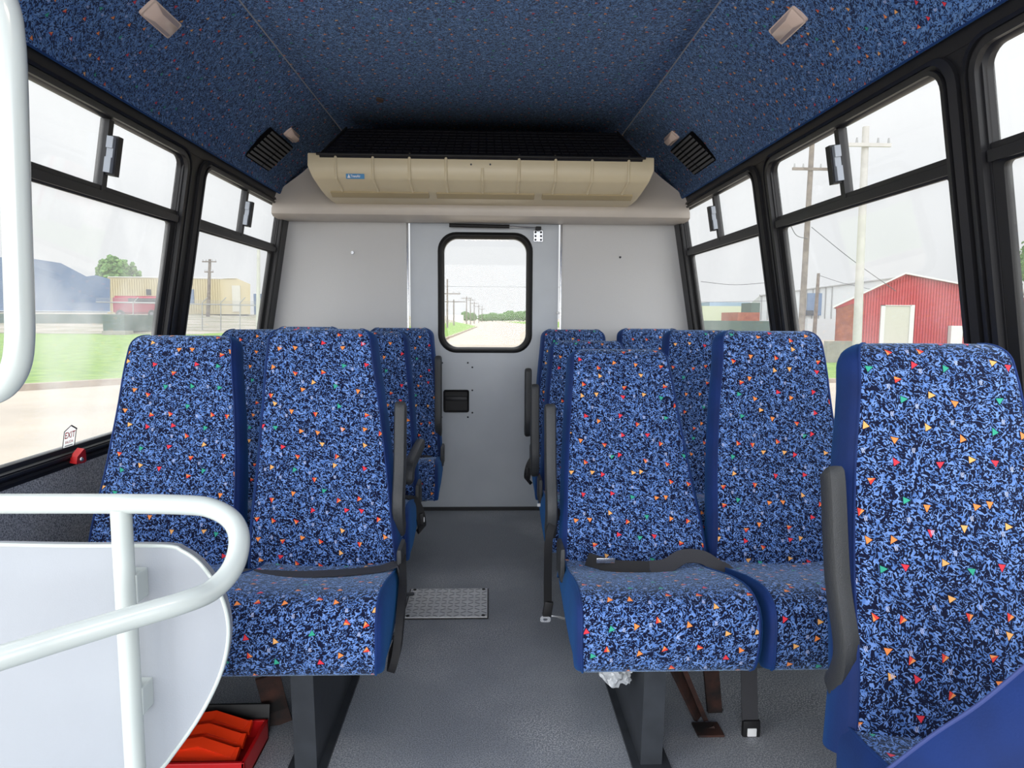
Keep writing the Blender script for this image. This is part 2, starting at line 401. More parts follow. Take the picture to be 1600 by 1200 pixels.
# ceiling trim strips
for i, s in enumerate((-1, 1)):
    bm = bx((s*XC-.011, YF, ZC-.014), (s*XC+.011, 3.55, ZC+.004), .004); struct(f'trim_{i+1}', bm, TRIMM, smooth=True)

# side walls: lower carpeted part, sill, posts and head rails
WINR = [(.48, 1.435), (1.56, 2.50), (2.655, 3.615)]
WINL = [(1.585, 2.515), (2.69, 3.63)]
def sidewall(s, name, y0):
    root = thing(name, None, None); root['kind'] = 'structure'
    del_keys = [k for k in ('label', 'category') if k in root.keys()]
    lo = B()
    plate(lo, [(y0, 0), (YB, 0), (YB, SILL), (y0, SILL)], lambda u, v, w: Vector((s*(XLOW-.0)+s*w, u, v)), 0, .06)
    obj('carpeted_lower_wall', lo, CARP, root)
    F = wallF(s); wins = WINR if s > 0 else WINL
    # posts
    edges = [y0]+[e for w_ in wins for e in w_]+[YB]
    for a, b in zip(edges[::2], edges[1::2]):
        if b-a < .01: continue
        bm = B(); plate(bm, [(a+.002, SILL), (b-.002, SILL), (b-.002, HEAD), (a+.002, HEAD)], F, -.03, -.004)
        obj('window_post', bm, BLK, root)
    bm = B(); plate(bm, [(y0, HEAD-.03), (YB, HEAD-.03), (YB, HEAD+.03), (y0, HEAD+.03)], F, -.05, -.002); obj('head_rail', bm, BLK, root)
    bm = B(); plate(bm, [(y0, SILL-.03), (YB, SILL-.03), (YB, SILL+.02), (y0, SILL+.02)], F, -.05, .006); obj('sill_rail', bm, RUB, root)
    return root
sidewall(1, 'wall_right', YF); sidewall(-1, 'wall_left', 1.38)
# windows
wn = [0]
def window(s, y0, y1, dirty=False):
    wn[0] += 1
    F = wallF(s); root = thing(f'window_{wn[0]}', None, None); root['kind'] = 'structure'
    z0, z1, zt = .675, 1.632, 1.43
    m_ = .055
    bm = B()
    O = rrect(y0-m_, y1+m_, z0-.03, z1+.035, .075); I1 = rrect(y0-.035, y1+.035, z0-.018, z1+.024, .065)
    ringband(bm, O, I1, F, .006, .012, -.03)
    I2 = rrect(y0-.022, y1+.022, z0-.010, z1+.014, .055); ringband(bm, I1, I2, F, .004, .002, -.03)
    I3 = rrect(y0-.008, y1+.008, z0-.004, z1+.006, .048); ringband(bm, I2, I3, F, .012, .010, -.03)
    I4 = rrect(y0, y1, z0, z1, .042); ringband(bm, I3, I4, F, -.004, -.012, -.026)
    obj('window_frame', bm, BLK, root, smooth=True)
    # transom
    bm = B(); plate(bm, [(y0, zt-.020), (y1, zt-.020), (y1, zt+.004), (y0, zt+.004)], F, -.03, .004)
    plate(bm, [(y0, zt+.006), (y1, zt+.006), (y1, zt+.018), (y0, zt+.018)], F, -.03, -.006)
    obj('transom', bm, BLK, root)
    # lower light's own inner rubber
    bm = B(); ringband(bm, rrect(y0-.001, y1+.001, z0-.001, zt-.018, .01), rrect(y0+.022, y1-.022, z0+.012, zt-.026, .012), F, -.006, -.012, -.03)
    obj('lower_glazing_rubber', bm, RUB, root)
    ym = (y0+y1)/2
    bm = B(); plate(bm, [(ym-.012, zt), (ym+.012, zt), (ym+.012, z1), (ym-.012, z1)], F, -.03, -.004)
    obj('slider_mullion', bm, BLK, root)
    zc = (zt+z1)/2+.005
    lt = B(); plate(lt, [(ym-.004, zc-.055), (ym+.022, zc-.055), (ym+.022, zc+.055), (ym-.004, zc+.055)], F, -.004, .022)
    l_ = obj('slider_latch', lt, BLK, root)
    lt = B(); plate(lt, [(ym-.020, zc-.05), (ym+.001, zc-.05), (ym+.001, zc+.05), (ym-.020, zc+.05), (ym-.020, zc+.018), (ym-.014, zc+.018), (ym-.014, zc-.008), (ym-.020, zc-.008)], F, -.002, .016)
    q = obj('latch_lever', lt, LATCH, l_); q['label'] = 'grey metal latch lever'
    g = B(); plate(g, [(y0+.01, z0+.005), (y1-.01, z0+.005), (y1-.01, zt-.01), (y0+.01, zt-.01)], F, -.022, -.018)
    obj('lower_pane', g, GLD if dirty else GLS, root)
    g = B(); plate(g, [(y0, zt+.01), (ym, zt+.01), (ym, z1-.002), (y0, z1-.002)], F, -.022, -.018); obj('sliding_pane', g, GLS, root)
    g = B(); plate(g, [(ym, zt+.01), (y1, zt+.01), (y1, z1-.002), (ym, z1-.002)], F, -.028, -.025); obj('sliding_pane', g, GLS, root)
    return root
for a, b in WINR: window(1, a, b, False)
window(-1, *WINL[0], dirty=True); window(-1, *WINL[1])

# rear wall around the door, made of two panels and a header
DX0, DX1, DZ1 = -.395, .410, 1.585
rw = thing('wall_rear', None, None); rw['kind'] = 'structure'
def trap(z0, z1, xa, xb):   # polygon in x,z
    bm = B(); F = lambda u, v, w: Vector((u, YB+w, v)); plate(bm, [(xa(z0), z0), (xb(z0), z0), (xb(z1), z1), (xa(z1), z1)], F, 0, .05); return bm
xo = lambda z: min(xw(z), XLOW)
obj('left_panel', trap(0, 1.75, lambda z: -xo(z)-.04, lambda z: DX0-.012), REAR, rw)
obj('right_panel', trap(0, 1.75, lambda z: DX1+.014, lambda z: xo(z)+.04), REAR, rw)
obj('header_panel', bx((DX0-.012, YB, DZ1+.005), (DX1+.014, YB+.05, 2.02)), REAR, rw)
obj('upper_panel', bx((-1.1, YB, 1.74), (1.1, YB+.04, 2.02)), REAR, rw)
obj('threshold', bx((DX0-.02, YB, -.05), (DX1+.02, YB+.06, .02)), BLK, rw)
for x in (DX0-.012, DX1+.012):
    bm = bx((x-.005, YB-.012, .02), (x+.005, YB+.01, DZ1+.01), .002); obj('door_edge_strip', bm, CHR, rw, True)
# black corner posts
for s in (1, -1):
    bm = B(); F = wallF(s); plate(bm, [(3.66, SILL-.02), (YB+.0, SILL-.02), (YB, HEAD-.01), (3.66, HEAD-.01)], F, -.01, .012); obj('corner_post', bm, BLK, rw)
for px, py, r in ((551, 395, .008), (969, 402, .005)):
    p = at(px, py, YB); bm = B(); bmesh.ops.create_cone(bm, cap_ends=True, segments=14, radius1=r*1.2, radius2=r, depth=.01, matrix=Matrix.Translation(p+Vector((0, -.004, 0))) @ Matrix.Rotation(pi/2, 4, 'X'))
    obj('screw_cap', bm, CHR if px < 600 else PED, rw)

# door with window
dr = thing('door_1', None, None, (0, YB, 0)); dr['kind'] = 'structure'
WX0, WX1, WZ0, WZ1 = -.212, .235, .915, 1.503     # glass opening
DF = lambda u, v, w: Vector((u, YB+.008-w, v))
bm = B()
op = rrect(WX0, WX1, WZ0, WZ1, .075, 8); nq = len(op)
outer = []
for (u, v) in op:   # outline of the door reached from each opening point
    cu, cv = (WX0+WX1)/2, (WZ0+WZ1)/2; du, dv = u-cu, v-cv
    k = 1e9
    if du > 1e-6: k = min(k, (DX1-cu)/du)
    if du < -1e-6: k = min(k, (DX0-cu)/du)
    if dv > 1e-6: k = min(k, (DZ1-cv)/dv)
    if dv < -1e-6: k = min(k, (.80-cv)/dv)
    outer.append((cu+du*k, cv+dv*k))
ringband(bm, outer, op, DF, 0, 0, -.04)
plate(bm, [(DX0, .02), (DX1, .02), (DX1, .80), (DX0, .80)], DF, -.04, 0)
# square the corners
for cx, cz in ((DX0, .80), (DX1, .80), (DX0, DZ1), (DX1, DZ1)):
    near = sorted(outer, key=lambda p: (p[0]-cx)**2+(p[1]-cz)**2)
    hs = [p for p in near if abs(p[1]-cz) < 1e-5][:1]; vs2 = [p for p in near if abs(p[0]-cx) < 1e-5][:1]
    if hs and vs2:
        t_ = [hs[0], (cx, cz), vs2[0]]
        plate(bm, t_, DF, -.04, 0)
obj('door_panel', bm, DOORM, dr)
bm = B()
o1 = rrect(WX0-.034, WX1+.034, WZ0-.030, WZ1+.034, .10, 8); o2 = rrect(WX0-.02, WX1+.02, WZ0-.018, WZ1+.02, .09, 8)
ringband(bm, o1, o2, DF, .004, .018, -.01); o3 = rrect(WX0-.012, WX1+.012, WZ0-.010, WZ1+.012, .08, 8)
ringband(bm, o2, o3, DF, .010, .010, -.01); ringband(bm, o3, op, DF, .020, .006, -.03)
obj('door_window_gasket', bm, RUB, dr, True)
bm = B(); plate(bm, op, DF, -.022, -.018); obj('door_window_pane', bm, GLR, dr)
bm = B()
p = at(661, 565, YB); q = at(740, 652, YB)
plate(bm, [(p.x, q.z), (q.x, q.z), (q.x, p.z), (p.x, p.z)], DF, .001, .003); obj('latch_cover_plate', bm, DOORM, dr)
bm = B()
for px, py in ((691, 567), (731, 567), (738, 574), (738, 610), (738, 645), (731, 652), (690, 652)):
    c = at(px, py, YB); bmesh.ops.create_uvsphere(bm, u_segments=8, v_segments=6, radius=.005, matrix=Matrix.Translation((c.x, YB+.004, c.z)))
obj('rivets', bm, PED, dr)['kind'] = 'stuff'
p, q = at(693, 609, YB), at(733, 644, YB)
bm = B(); ringband(bm, rrect(p.x, q.x, q.z, p.z, .012), rrect(p.x+.010, q.x-.010, q.z+.010, p.z-.010, .01), DF, .022, .016, .002)
plate(bm, [(p.x+.005, q.z+.005), (q.x-.005, q.z+.005), (q.x-.005, p.z-.005), (p.x+.005, p.z-.005)], DF, .001, .005)
h_ = obj('door_latch', bm, RUB, dr, True)
bm = B(); box(bm, ((p.x+q.x)/2, YB-.012, (p.z+q.z)/2+.014), (q.x-p.x-.02, .014, .022), .004); obj('latch_handle', bm, GRL, h_, True)
bm = B(); c = at(872, 489, YB); box(bm, (c.x, YB-.008, c.z), (.02, .02, .012), .004); obj('door_stop', bm, STK, dr, True)
# gas strut
bm = B(); tube(bm, [at(702, 352, YB-.05), at(796, 354, YB-.05)], .010, 12); st = obj('gas_strut', bm, RUB, dr, True)
bm = B(); tube(bm, [at(796, 354, YB-.05), at(843, 356, YB-.05)], .004, 8); obj('strut_rod', bm, CHR, st, True)
bm = B(); c = at(841, 357, YB-.045); box(bm, c, (.03, .04, .018), .004); obj('strut_end', bm, RUB, st, True)
bm = B(); c = at(841, 369, YB); box(bm, (c.x, YB-.001, c.z), (.052, .006, .062), .002); br = obj('strut_bracket', bm, CHR, dr)
bm = B()
for i in (-1, 1):
    for j in (-1, 0, 1): bmesh.ops.create_uvsphere(bm, u_segments=8, v_segments=6, radius=.006, matrix=Matrix.Translation((c.x+i*.015, YB-.005, c.z+j*.02)))
obj('bracket_screws', bm, PED, br)
bm = bx((DX0-.01, YB-.006, DZ1-.002), (DX1+.01, YB+.02, DZ1+.008)); obj('door_seal', bm, RUB, dr)

# rear bulkhead soffit under the ac
def prism_x(prof, hw_of, name, m, parent=None, smooth=True, n=2):
    bm = B(); rows = []
    for i, (y, z) in enumerate(prof):
        hwid = hw_of(y, z); rows.append([bm.verts.new((hwid*(2*k/(n-1)-1), y, z)) for k in range(n)])
    for a, b in zip(rows, rows[1:]):
        for k in range(n-1): bm.faces.new((a[k], a[k+1], b[k+1], b[k]))
    bm.faces.new([r[0] for r in rows]); bm.faces.new([r[-1] for r in rows][::-1])
    bm.faces.new((rows[0][0], rows[0][-1], rows[-1][-1], rows[-1][0])) if n == 2 else None
    return obj(name, bm, m, parent, smooth)
def sw(y, z): return min(xw(z)+.002, 1.06) if z < 1.70 else max(.2, 1.03-(z-1.70)*1.1)
sf = prism_x([(YB-.002, 1.583), (3.62, 1.576), (3.53, 1.578), (3.50, 1.588), (3.49, 1.61), (3.495, 1.64), (3.53, 1.70), (3.58, 1.80), (3.60, 1.90), (3.60, 1.995), (YB-.002, 1.995)], sw, 'trim_3', BEIG)
sf['kind'] = 'structure'

# ------------------------------------------------------------------ air conditioner
ac = thing('ac_unit', 'long beige ceiling air conditioner with ribbed front below the black grille', 'air conditioner', (0, 3.3, 1.8))
prof = [(3.152, 1.803), (3.146, 1.795), (3.140, 1.745), (3.150, 1.700), (3.162, 1.690), (3.235, 1.655), (3.30, 1.640), (3.42, 1.636)]
def acw(y, z): return .775 if z > 1.74 else .775-.045*((1.74-z)/.104)
bm = B(); rows = []
PR = prof+[(3.56, 1.64), (3.56, 1.86), (3.2, 1.81)]
for i, (y, z) in enumerate(PR):
    h = .775 if i == 0 else (acw(y, z) if i < 9 else .72)
    rows.append([bm.verts.new((-h+2*h*k/20, y, z)) for k in range(21)])
for a, b in zip(rows, rows[1:]+rows[:1]):
    for k in range(20): bm.faces.new((a[k], a[k+1], b[k+1], b[k]))
bm.faces.new([r[0] for r in rows]); bm.faces.new([r[-1] for r in rows][::-1])
obj('ac_housing', bm, ACM, ac, True)
for i, px in enumerate((525, 583, 640, 697, 754, 811, 868, 925, 982)):
    x = at(px, 260, 3.15).x
    pts = [(x, y-.001, z) for (y, z) in prof[(2 if i == 4 else 0):6]]
    pts[-1] = (x*.985, pts[-1][1], pts[-1][2])
    bm = B(); tube(bm, catmull(pts, 4), .0065, 8); obj('raised_rib', bm, ACM, ac, True)
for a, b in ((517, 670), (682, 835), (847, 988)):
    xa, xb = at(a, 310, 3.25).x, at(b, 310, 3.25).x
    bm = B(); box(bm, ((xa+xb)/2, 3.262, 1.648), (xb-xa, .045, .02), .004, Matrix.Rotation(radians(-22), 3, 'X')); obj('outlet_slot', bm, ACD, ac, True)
bm = B(); P0 = Vector((0, 3.134, 1.793)); P1 = Vector((0, 3.36, 1.965)); P0w, P1w = .722, .645
gv = []
for (P, h) in ((P0, .722), (P1, .645)):
    gv.append([bm.verts.new((-h+2*h*k/40, P.y, P.z)) for k in range(41)])
gb = [[bm.verts.new((v.co.x, v.co.y+.02, v.co.z-.02)) for v in r] for r in gv]
for k in range(40): bm.faces.new((gv[0][k], gv[0][k+1], gv[1][k+1], gv[1][k])); bm.faces.new((gb[0][k], gb[0][k+1], gb[1][k+1], gb[1][k]))
for k in range(40): bm.faces.new((gv[0][k], gv[0][k+1], gb[0][k+1], gb[0][k]))
gr_ = obj('intake_grille', bm, GRL, ac)
bm = B()
for k in range(37):
    t = k/36*2-1
    for q in range(9):
        f_ = (q+.5)/9; h = .71+(.635-.71)*f_; c = P0.lerp(P1, f_); box(bm, (t*h*.97, c.y-.002, c.z+.002), (.030, .014, .003), 0, Matrix.Rotation(radians(40), 3, 'X'))
o = obj('grille_slats', bm, GRL, gr_); 
bm = B(); tube(bm, [(-.735, 3.136, 1.797), (.735, 3.136, 1.797)], .006, 8); obj('grille_edge', bm, RUB, gr_, True)
for h, P in ((.64, P1),):
    for s in (-1, 1):
        bm = B(); tube(bm, [(s*.715, P0.y, P0.z+.004), (s*.645, P1.y, P1.z+.004)], .005, 8); obj('grille_edge', bm, RUB, gr_, True)
for px in (736, 766):
    c = at(px, 257, 3.14); bm = B(); bmesh.ops.create_cone(bm, cap_ends=True, segments=10, radius1=.004, radius2=.004, depth=.006, matrix=Matrix.Translation(c) @ Matrix.Rotation(pi/2, 4, 'X')); obj('screw', bm, PED, ac)
AF = lambda u, v, w: Vector((u, 3.139+ (0.0 if v > 1.745 else (1.745-v)*.22)-w, v))
p, q = at(540, 271, 3.14), at(569, 279, 3.14)
bm = B(); plate(bm, [(p.x, q.z), (q.x, q.z), (q.x, p.z), (p.x, p.z)], AF, .0, .002); lb = obj('blue_maker_label', bm, BLUS, ac); lb['label'] = 'small blue label with white lettering'
bm = B(); cz = (p.z+q.z)/2
plate(bm, [(p.x+.006, cz-.007), (p.x+.020, cz-.007), (p.x+.013, cz+.009)], AF, .0022, .003); obj('label_triangle', bm, STK, lb)
text('TransAir', 'label_lettering', AF, .015, STK, lb, p.x+.021, cz, .003, 'LEFT', .8)

# ------------------------------------------------------------------ lamps and louvres on the coves
def cove_plane(s):
    a, b = Vector((.985, 0, 1.765)), Vector((.79, 0, 1.945)); d = (b-a).normalized(); d.x *= s
    P = Vector((s*.985, 0, 1.765)); t = Vector((s*(-(.195)), 0, .18)).normalized(); n = Vector((-s*.18, 0, -.195)).normalized()
    return P, t, n
def dome(px, py, ln, wd, label):
    s = 1 if px > 760 else -1; P, t, n = cove_plane(s); c = onplane(px, py, P, n); y = Vector((0, 1, 0))
    root = thing('dome_lamp', label, 'lamp', c, 'small ceiling lamps on the sloping side panels')
    F = lambda u, v, w: c + y*u + t*v + n*w
    bm = B(); plate(bm, rrect(-ln, ln, -wd, wd, wd*.25, 3), F, -.012, .008); obj('lamp_base', bm, LENS, root)
    bm = B(); O = rrect(-ln*.92, ln*.92, -wd*.9, wd*.9, wd*.3, 3); I = rrect(-ln*.6, ln*.6, -wd*.5, wd*.5, wd*.2, 3)
    a = [bm.verts.new(F(*p_, .008)) for p_ in O]; b = [bm.verts.new(F(*p_, .026)) for p_ in I]; nn = len(a)
    for k in range(nn): bm.faces.new((a[k], a[(k+1) % nn], b[(k+1) % nn], b[k]))
    bm.faces.new(b); obj('lamp_lens', bm, LENS, root, True)
dome(250, 28, .078, .028, 'pinkish beige ceiling lamp, the near one above the left windows')
dome(1232, 38, .078, .028, 'pinkish beige ceiling lamp, the near one above the right windows')
dome(455, 210, .066, .023, 'pinkish beige ceiling lamp beside the left speaker louvre at the back')
dome(1050, 215, .066, .023, 'pinkish beige ceiling lamp beside the right speaker louvre at the back')
def louvre(px, py, label):
    s = 1 if px > 760 else -1; P, t, n = cove_plane(s); c = onplane(px, py, P, n); y = Vector((0, 1, 0))
    root = thing('speaker_louvre', label, 'speaker grille', c, 'black louvres on the sloping side panels')
    F = lambda u, v, w: c + y*u + t*v + n*w
    U, V = .155, .080
    bm = B(); plate(bm, rrect(-U, U, -V, V, .012, 3), F, -.010, .014); obj('louvre_base', bm, LVB, root)
    for k in range(8):
        v = -V+.012+(2*V-.024)*k/7
        for u0, u1 in ((-U+.010, .035), (.048, U-.010)):
            bm = B(); plate(bm, [(u0, v-.0055), (u1, v-.0055), (u1, v+.0055), (u0, v+.0055)], F, .014, .018)
            obj('slat', bm, SLT, root, True)
louvre(419, 233, 'black slatted louvre above the left rear window')
louvre(1085, 239, 'black slatted louvre above the right rear window')
bm = B(); c = Vector((at(593, 152, 2.9).x, 0, 0)); p = onplane(593, 152, Vector((0, 0, 2.0)), Vector((0, 0, 1)))
pts = [bm.verts.new((p.x+.02*cos(a)*random.uniform(.5, 1.1), p.y+.035*sin(a)*random.uniform(.6, 1.1), 1.986)) for a in [k*pi/6 for k in range(12)]]; bm.faces.new(pts)
r = bmesh.ops.extrude_face_region(bm, geom=bm.faces[:]); bmesh.ops.translate(bm, verts=[v for v in r['geom'] if isinstance(v, bmesh.types.BMVert)], vec=(0, 0, .004))
struct('ceiling_stain', bm, STAIN)

# ------------------------------------------------------------------ seats
def pad(name, secs, parent, T, ncol=15, rr=.020, crown=.0, bulge=.010, dish=None):
    """upholstered pad: secs = [(A(y,z), B(y,z), half width, x centre)], A = patterned face, B = hidden face; T: local->world"""
    bm = B(); uvl = bm.loops.layers.uv.new('UVMap'); acc = 0; rows = []; meta = []
    us = [-1, -.97, -.93, -.86]+[-.75+1.5*k/(ncol-9) for k in range(ncol-8)]+[.86, .93, .97, 1]; WR = .011
    edgeL, edgeR = [], []
    for i, (A, Bp, hw, xc) in enumerate(secs):
        if i: acc += (Vector(A)-Vector(secs[i-1][0])).length
        A2, B2 = Vector(A), Vector(Bp); D = (B2-A2); dl = D.length; D = D/dl if dl > 1e-5 else Vector((0, 0))
        row = []
        fu = (hw-WR)/hw
        for u0 in us:
            u = u0*fu; d = (1-abs(u))*hw
            e = 0 if d > rr else rr-sqrt(max(0, rr*rr-(rr-d)**2))
            e += crown*u*u*u*u
            if dish: e -= dish(i/(len(secs)-1))*(u*u) if True else 0
            e = min(e, dl*.48)
            q = A2+D*e; row.append((bm.verts.new(T(xc+u*hw, q.x, q.y)), (xc*0+u*hw, acc)))
        rows.append(row)
    for a, b in zip(rows, rows[1:]):
        for k in range(len(us)-1):
            f = bm.faces.new((a[k][0], a[k+1][0], b[k+1][0], b[k][0])); f.smooth = True
            for l, q in zip(f.loops, (a[k], a[k+1], b[k+1], b[k])): l[uvl].uv = q[1]
    bm.normal_update()
    ends = [[(r[0][0].co.copy()), (r[-1][0].co.copy())] for r in rows]
    o = obj(name, bm, FAB, parent, smooth='keep')
    for p_ in o.data.polygons: p_.use_smooth = True
    # velvet sides and back
    bm = B(); n = 6; grid = []
    for i, (A, Bp, hw, xc) in enumerate(secs):
        ring = []
        for si, sg in ((0, -1), (1, 1)):
            st_ = ends[i][si]; en = T(xc+sg*hw*.96, Bp[0], Bp[1])
            eo = T(xc+sg*hw, *(Vector(A).lerp(Vector(Bp), min(.45, rr/max(.001, (Vector(Bp)-Vector(A)).length))))); k3 = eo.lerp(st_, .30)+(T(0, *A)-T(0, *Bp))*min(.04, .004/max(.004, (Vector(Bp)-Vector(A)).length)); line = [st_, k3]+[eo.lerp(en, k/(n-2)) for k in range(n-1)]
            out = (T(xc+sg*(hw+1), Bp[0], Bp[1])-T(xc+sg*hw, Bp[0], Bp[1])).normalized()
            L_ = (en-st_).length
            line = [p_+out*(bulge*min(1, L_/.06)*sin(pi*max(0, k-2)/(n-2)) if k < n else 0) for k, p_ in enumerate(line)]
            ring.append(line)
        full = ring[0]+[ring[0][-1].lerp(ring[1][-1], k/4) for k in (1, 2, 3)]+ring[1][::-1]
        grid.append([bm.verts.new(p_) for p_ in full])
    for a, b in zip(grid, grid[1:]):
        for k in range(len(a)-1): bm.faces.new((a[k], b[k], b[k+1], a[k+1]))
    v = obj('velvet_side', bm, VEL, o, True); v['label'] = 'plain dark blue velvet side and back'
    # piping along the seam
    for si in (0, 1):
        bm = B(); tube(bm, [e[si] for e in ends], .0028, 6); obj('seam_piping', bm, VEL, o, True)
    return o

def backrest(x, yb, rec, parent, H=.69, z0=.36, dx=0, hb=.215, ht=.158, yaw=0):
    a = radians(rec); secs = []; T_ = .11
    RT = .05
    hs = [(H-RT)*k/16 for k in range(17)]+[H-RT+RT*sin(pi/2*k/9) for k in range(1, 10)]
    for h in hs:
        s_ = h/H
        f = -.018*math.exp(-((s_-.18)/.16)**2) - .010*math.exp(-((s_-.86)/.12)**2)
        hw = hb+(ht-hb)*min(1, (s_/.92))**.9 + .006*sin(pi*s_)
        top = max(0, (h-(H-RT))/RT); th = T_*(1-.25*s_); yc = f+th/2
        hh = th/2*sqrt(max(0, 1-top**2)) if top > 0 else th/2
        if top > 0: hw -= .035*(1-sqrt(max(0, 1-top*top)))
        secs.append(((yc-hh, h), (yc+hh, h), hw, dx*s_))
    def T(u, v, w):
        yy = v*cos(a)+w*sin(a); zz = -v*sin(a)+w*cos(a)
        return Vector((x+u, yb+yy, z0+zz))
    return pad('backrest', secs, parent, T, crown=.004)
def cushion(x, yb, parent, hw=.205, depth=.44, z=-.012, name='seat_cushion', rot=None):
    A = [(.03, .400), (-.03, .405), (-.10, .418), (-.18, .440), (-.26, .462), (-.33, .476), (-.37, .480), (-.40, .477), (-.425, .465), (-.438, .445), (-.443, .42), (-.442, .38), (-.437, .345), (-.428, .322), (-.412, .310), (-.39, .306)]
    Bq = [(.03, .30), (-.03, .30), (-.10, .30), (-.18, .30), (-.24, .30), (-.28, .30), (-.30, .30), (-.32, .30), (-.33, .30), (-.335, .30), (-.34, .30), (-.345, .30), (-.35, .30), (-.355, .30), (-.36, .30), (-.37, .30)]
    hws = [hw-.012, hw-.01, hw-.006, hw-.002]+[hw]*8+[hw-.002, hw-.004, hw-.006, hw-.009]
    secs = [(a, b, h, 0) for a, b, h in zip(A, Bq, hws)]
    k = depth/.44
    T = rot or (lambda u, v, w: Vector((x+u, yb+v*k, w+z)))
    return pad(name, secs, parent, T, rr=.016, bulge=.006, dish=lambda t: .016*max(0, 1-t*1.7))
def armrest(x, yb, parent, rec=14, z0=.44, L_=.37, up=True, w=.017):
    bm = B(); a = radians(rec)
    if up:
        pts = [(x, yb+.045, z0-.02), (x, yb+.015, z0+.02), (x, yb+.005, z0+.08), (x, yb+.005+sin(a)*(L_*.5), z0+L_*.5), (x, yb+sin(a)*L_-.005, z0+L_*.93), (x, yb+sin(a)*L_+.005, z0+L_)]
    else:
        pts = [(x, yb+.05, z0+.01), (x, yb-.05, z0+.012), (x, yb-.2, z0+.01), (x, yb-.33, z0+.005), (x, yb-.365, z0-.015), (x, yb-.37, z0-.05)]
    P = catmull(pts, 6); rings = []
    for i, p in enumerate(P):
        t = (P[min(i+1, len(P)-1)]-P[max(i-1, 0)]).normalized(); u = Vector((1, 0, 0)); v = t.cross(u)
        f = i/(len(P)-1); tp = min(1, (f+.03)*9, (1.03-f)*9)**.5
        ww, hh = w*tp, (.024 if up else .022)*tp*(1-.15*f)
        rings.append([bm.verts.new(p+u*ww*cx+v*hh*cy) for cx, cy in ((-1, -.6), (-1, .6), (-.75, .92), (-.2, 1), (.2, 1), (.75, .92), (1, .6), (1, -.6), (.75, -.92), (.2, -1), (-.2, -1), (-.75, -.92))])
    for r0, r1 in zip(rings, rings[1:]):
        for k in range(12): bm.faces.new((r0[k], r0[(k+1) % 12], r1[(k+1) % 12], r1[k]))
    bm.faces.new(rings[0]); bm.faces.new(rings[-1][::-1])
    return obj('armrest', bm, PLS, parent, True)
def strap(name, pts, w, m, parent, nrm=(0, 0, 1), n=8):
    bm = B(); tube(bm, catmull(pts, n), 0, flat=(w, .0016), nrm=nrm); return obj(name, bm, m, parent, False)
cush_dx = .022
def bench(name, label, group, seats, side, arm=None, px=None, frame=True, hts=None):
    """seats = [(x, yb, recline, dx)], side = +1 right bench / -1 left bench"""
    xs = [q[0] for q in seats]; yb = seats[0][1]
    root = thing(name, label, 'seat', (sum(xs)/len(xs), yb-.2, 0), group)
    for (x, y, rec, dx) in seats:
        backrest(x, y, rec, root, dx=dx, H=hts[seats.index((x, y, rec, dx))] if hts else .69); cushion(x-side*cush_dx, y-.0, root)
        # black shell pan under the cushion
        bm = bx((x-.17, y-.30, .262), (x+.17, y+.03, .292), .008); obj('seat_pan', bm, PED, root)
    ain = min(xs, key=abs)
    ax = ain-side*.236
    if arm: armrest(ax+side*arm.get('dx', 0), yb+arm.get('dy', .02), root, arm.get('rec', 15), arm.get('z', .44), arm.get('L', .37), arm.get('up', True))
    # recliner hinge cover on the aisle side
    if frame: bm = B(); box(bm, (ain-side*.222, yb-.055, .425), (.016, .10, .095), .012); obj('hinge_cover', bm, PLS, root, True)
    if frame:
        xo_ = side*(1.20)
        bm = B(); x0, x1 = sorted((ain-side*.14, xo_)); box(bm, ((x0+x1)/2, yb-.28, .255), (x1-x0, .035, .03), .004); obj('cross_rail', bm, PED, root); bm = B(); box(bm, ((x0+x1)/2, yb-.04, .255), (x1-x0, .035, .03), .004); obj('cross_rail', bm, PED, root)
        # pedestal
        px_ = ain-side*.025
        bm = B(); zt = .27; w2 = .026
        for sx in (-1, 1): pass
        F = lambda u, v, w_: Vector((px_+w_, u, v))
        plate(bm, [(yb-.31, 0), (yb+.10, 0), (yb+.06, zt), (yb-.33, zt)], F, -w2, w2)
        obj('pedestal', bm, PED, root)
        bm = bx((px_-w2-.02, yb-.33, 0), (px_+w2+.02, yb+.12, .008)); obj('floor_foot', bm, PED, root)
    return root
GR = 'double seats along the right side'; GL = 'double seats along the left side'
# right side
r1 = bench('bus_seat', 'large near blue patterned single seat at the right edge with raised armrest', None, [(.838, 1.04, 19, .04)], 1, hts=[.725], arm=dict(rec=13, z=.44, L=.37, dx=.045, dy=.06), frame=False)
bm = bx((.70, .72, .24), (1.2, .76, .27)); obj('cross_rail', bm, PED, r1)
bm = bx((.86, .7, 0), (.92, 1.1, .27)); obj('pedestal', bm, PED, r1)
r2 = bench('double_seat', 'blue patterned double seat on the right just behind the large near seat, with hanging buckle', GR, [(.450, 1.85, 26, -.005), (.875, 1.85, 13, -.005)], 1, hts=[.705, .71], arm=dict(rec=14, z=.455, L=.36, dy=.08))
r3 = bench('double_seat', 'blue patterned double seat, the middle row on the right of the aisle', GR, [(.45, 2.62, 23, 0), (.905, 2.62, 10, 0)], 1, arm=dict(rec=9, z=.475, L=.33))
r4 = bench('double_seat', 'blue patterned double seat on the right against the rear wall', GR, [(.46, 3.28, 14, 0), (.865, 3.28, 12, -.02)], 1, arm=dict(rec=5, z=.52, L=.30))
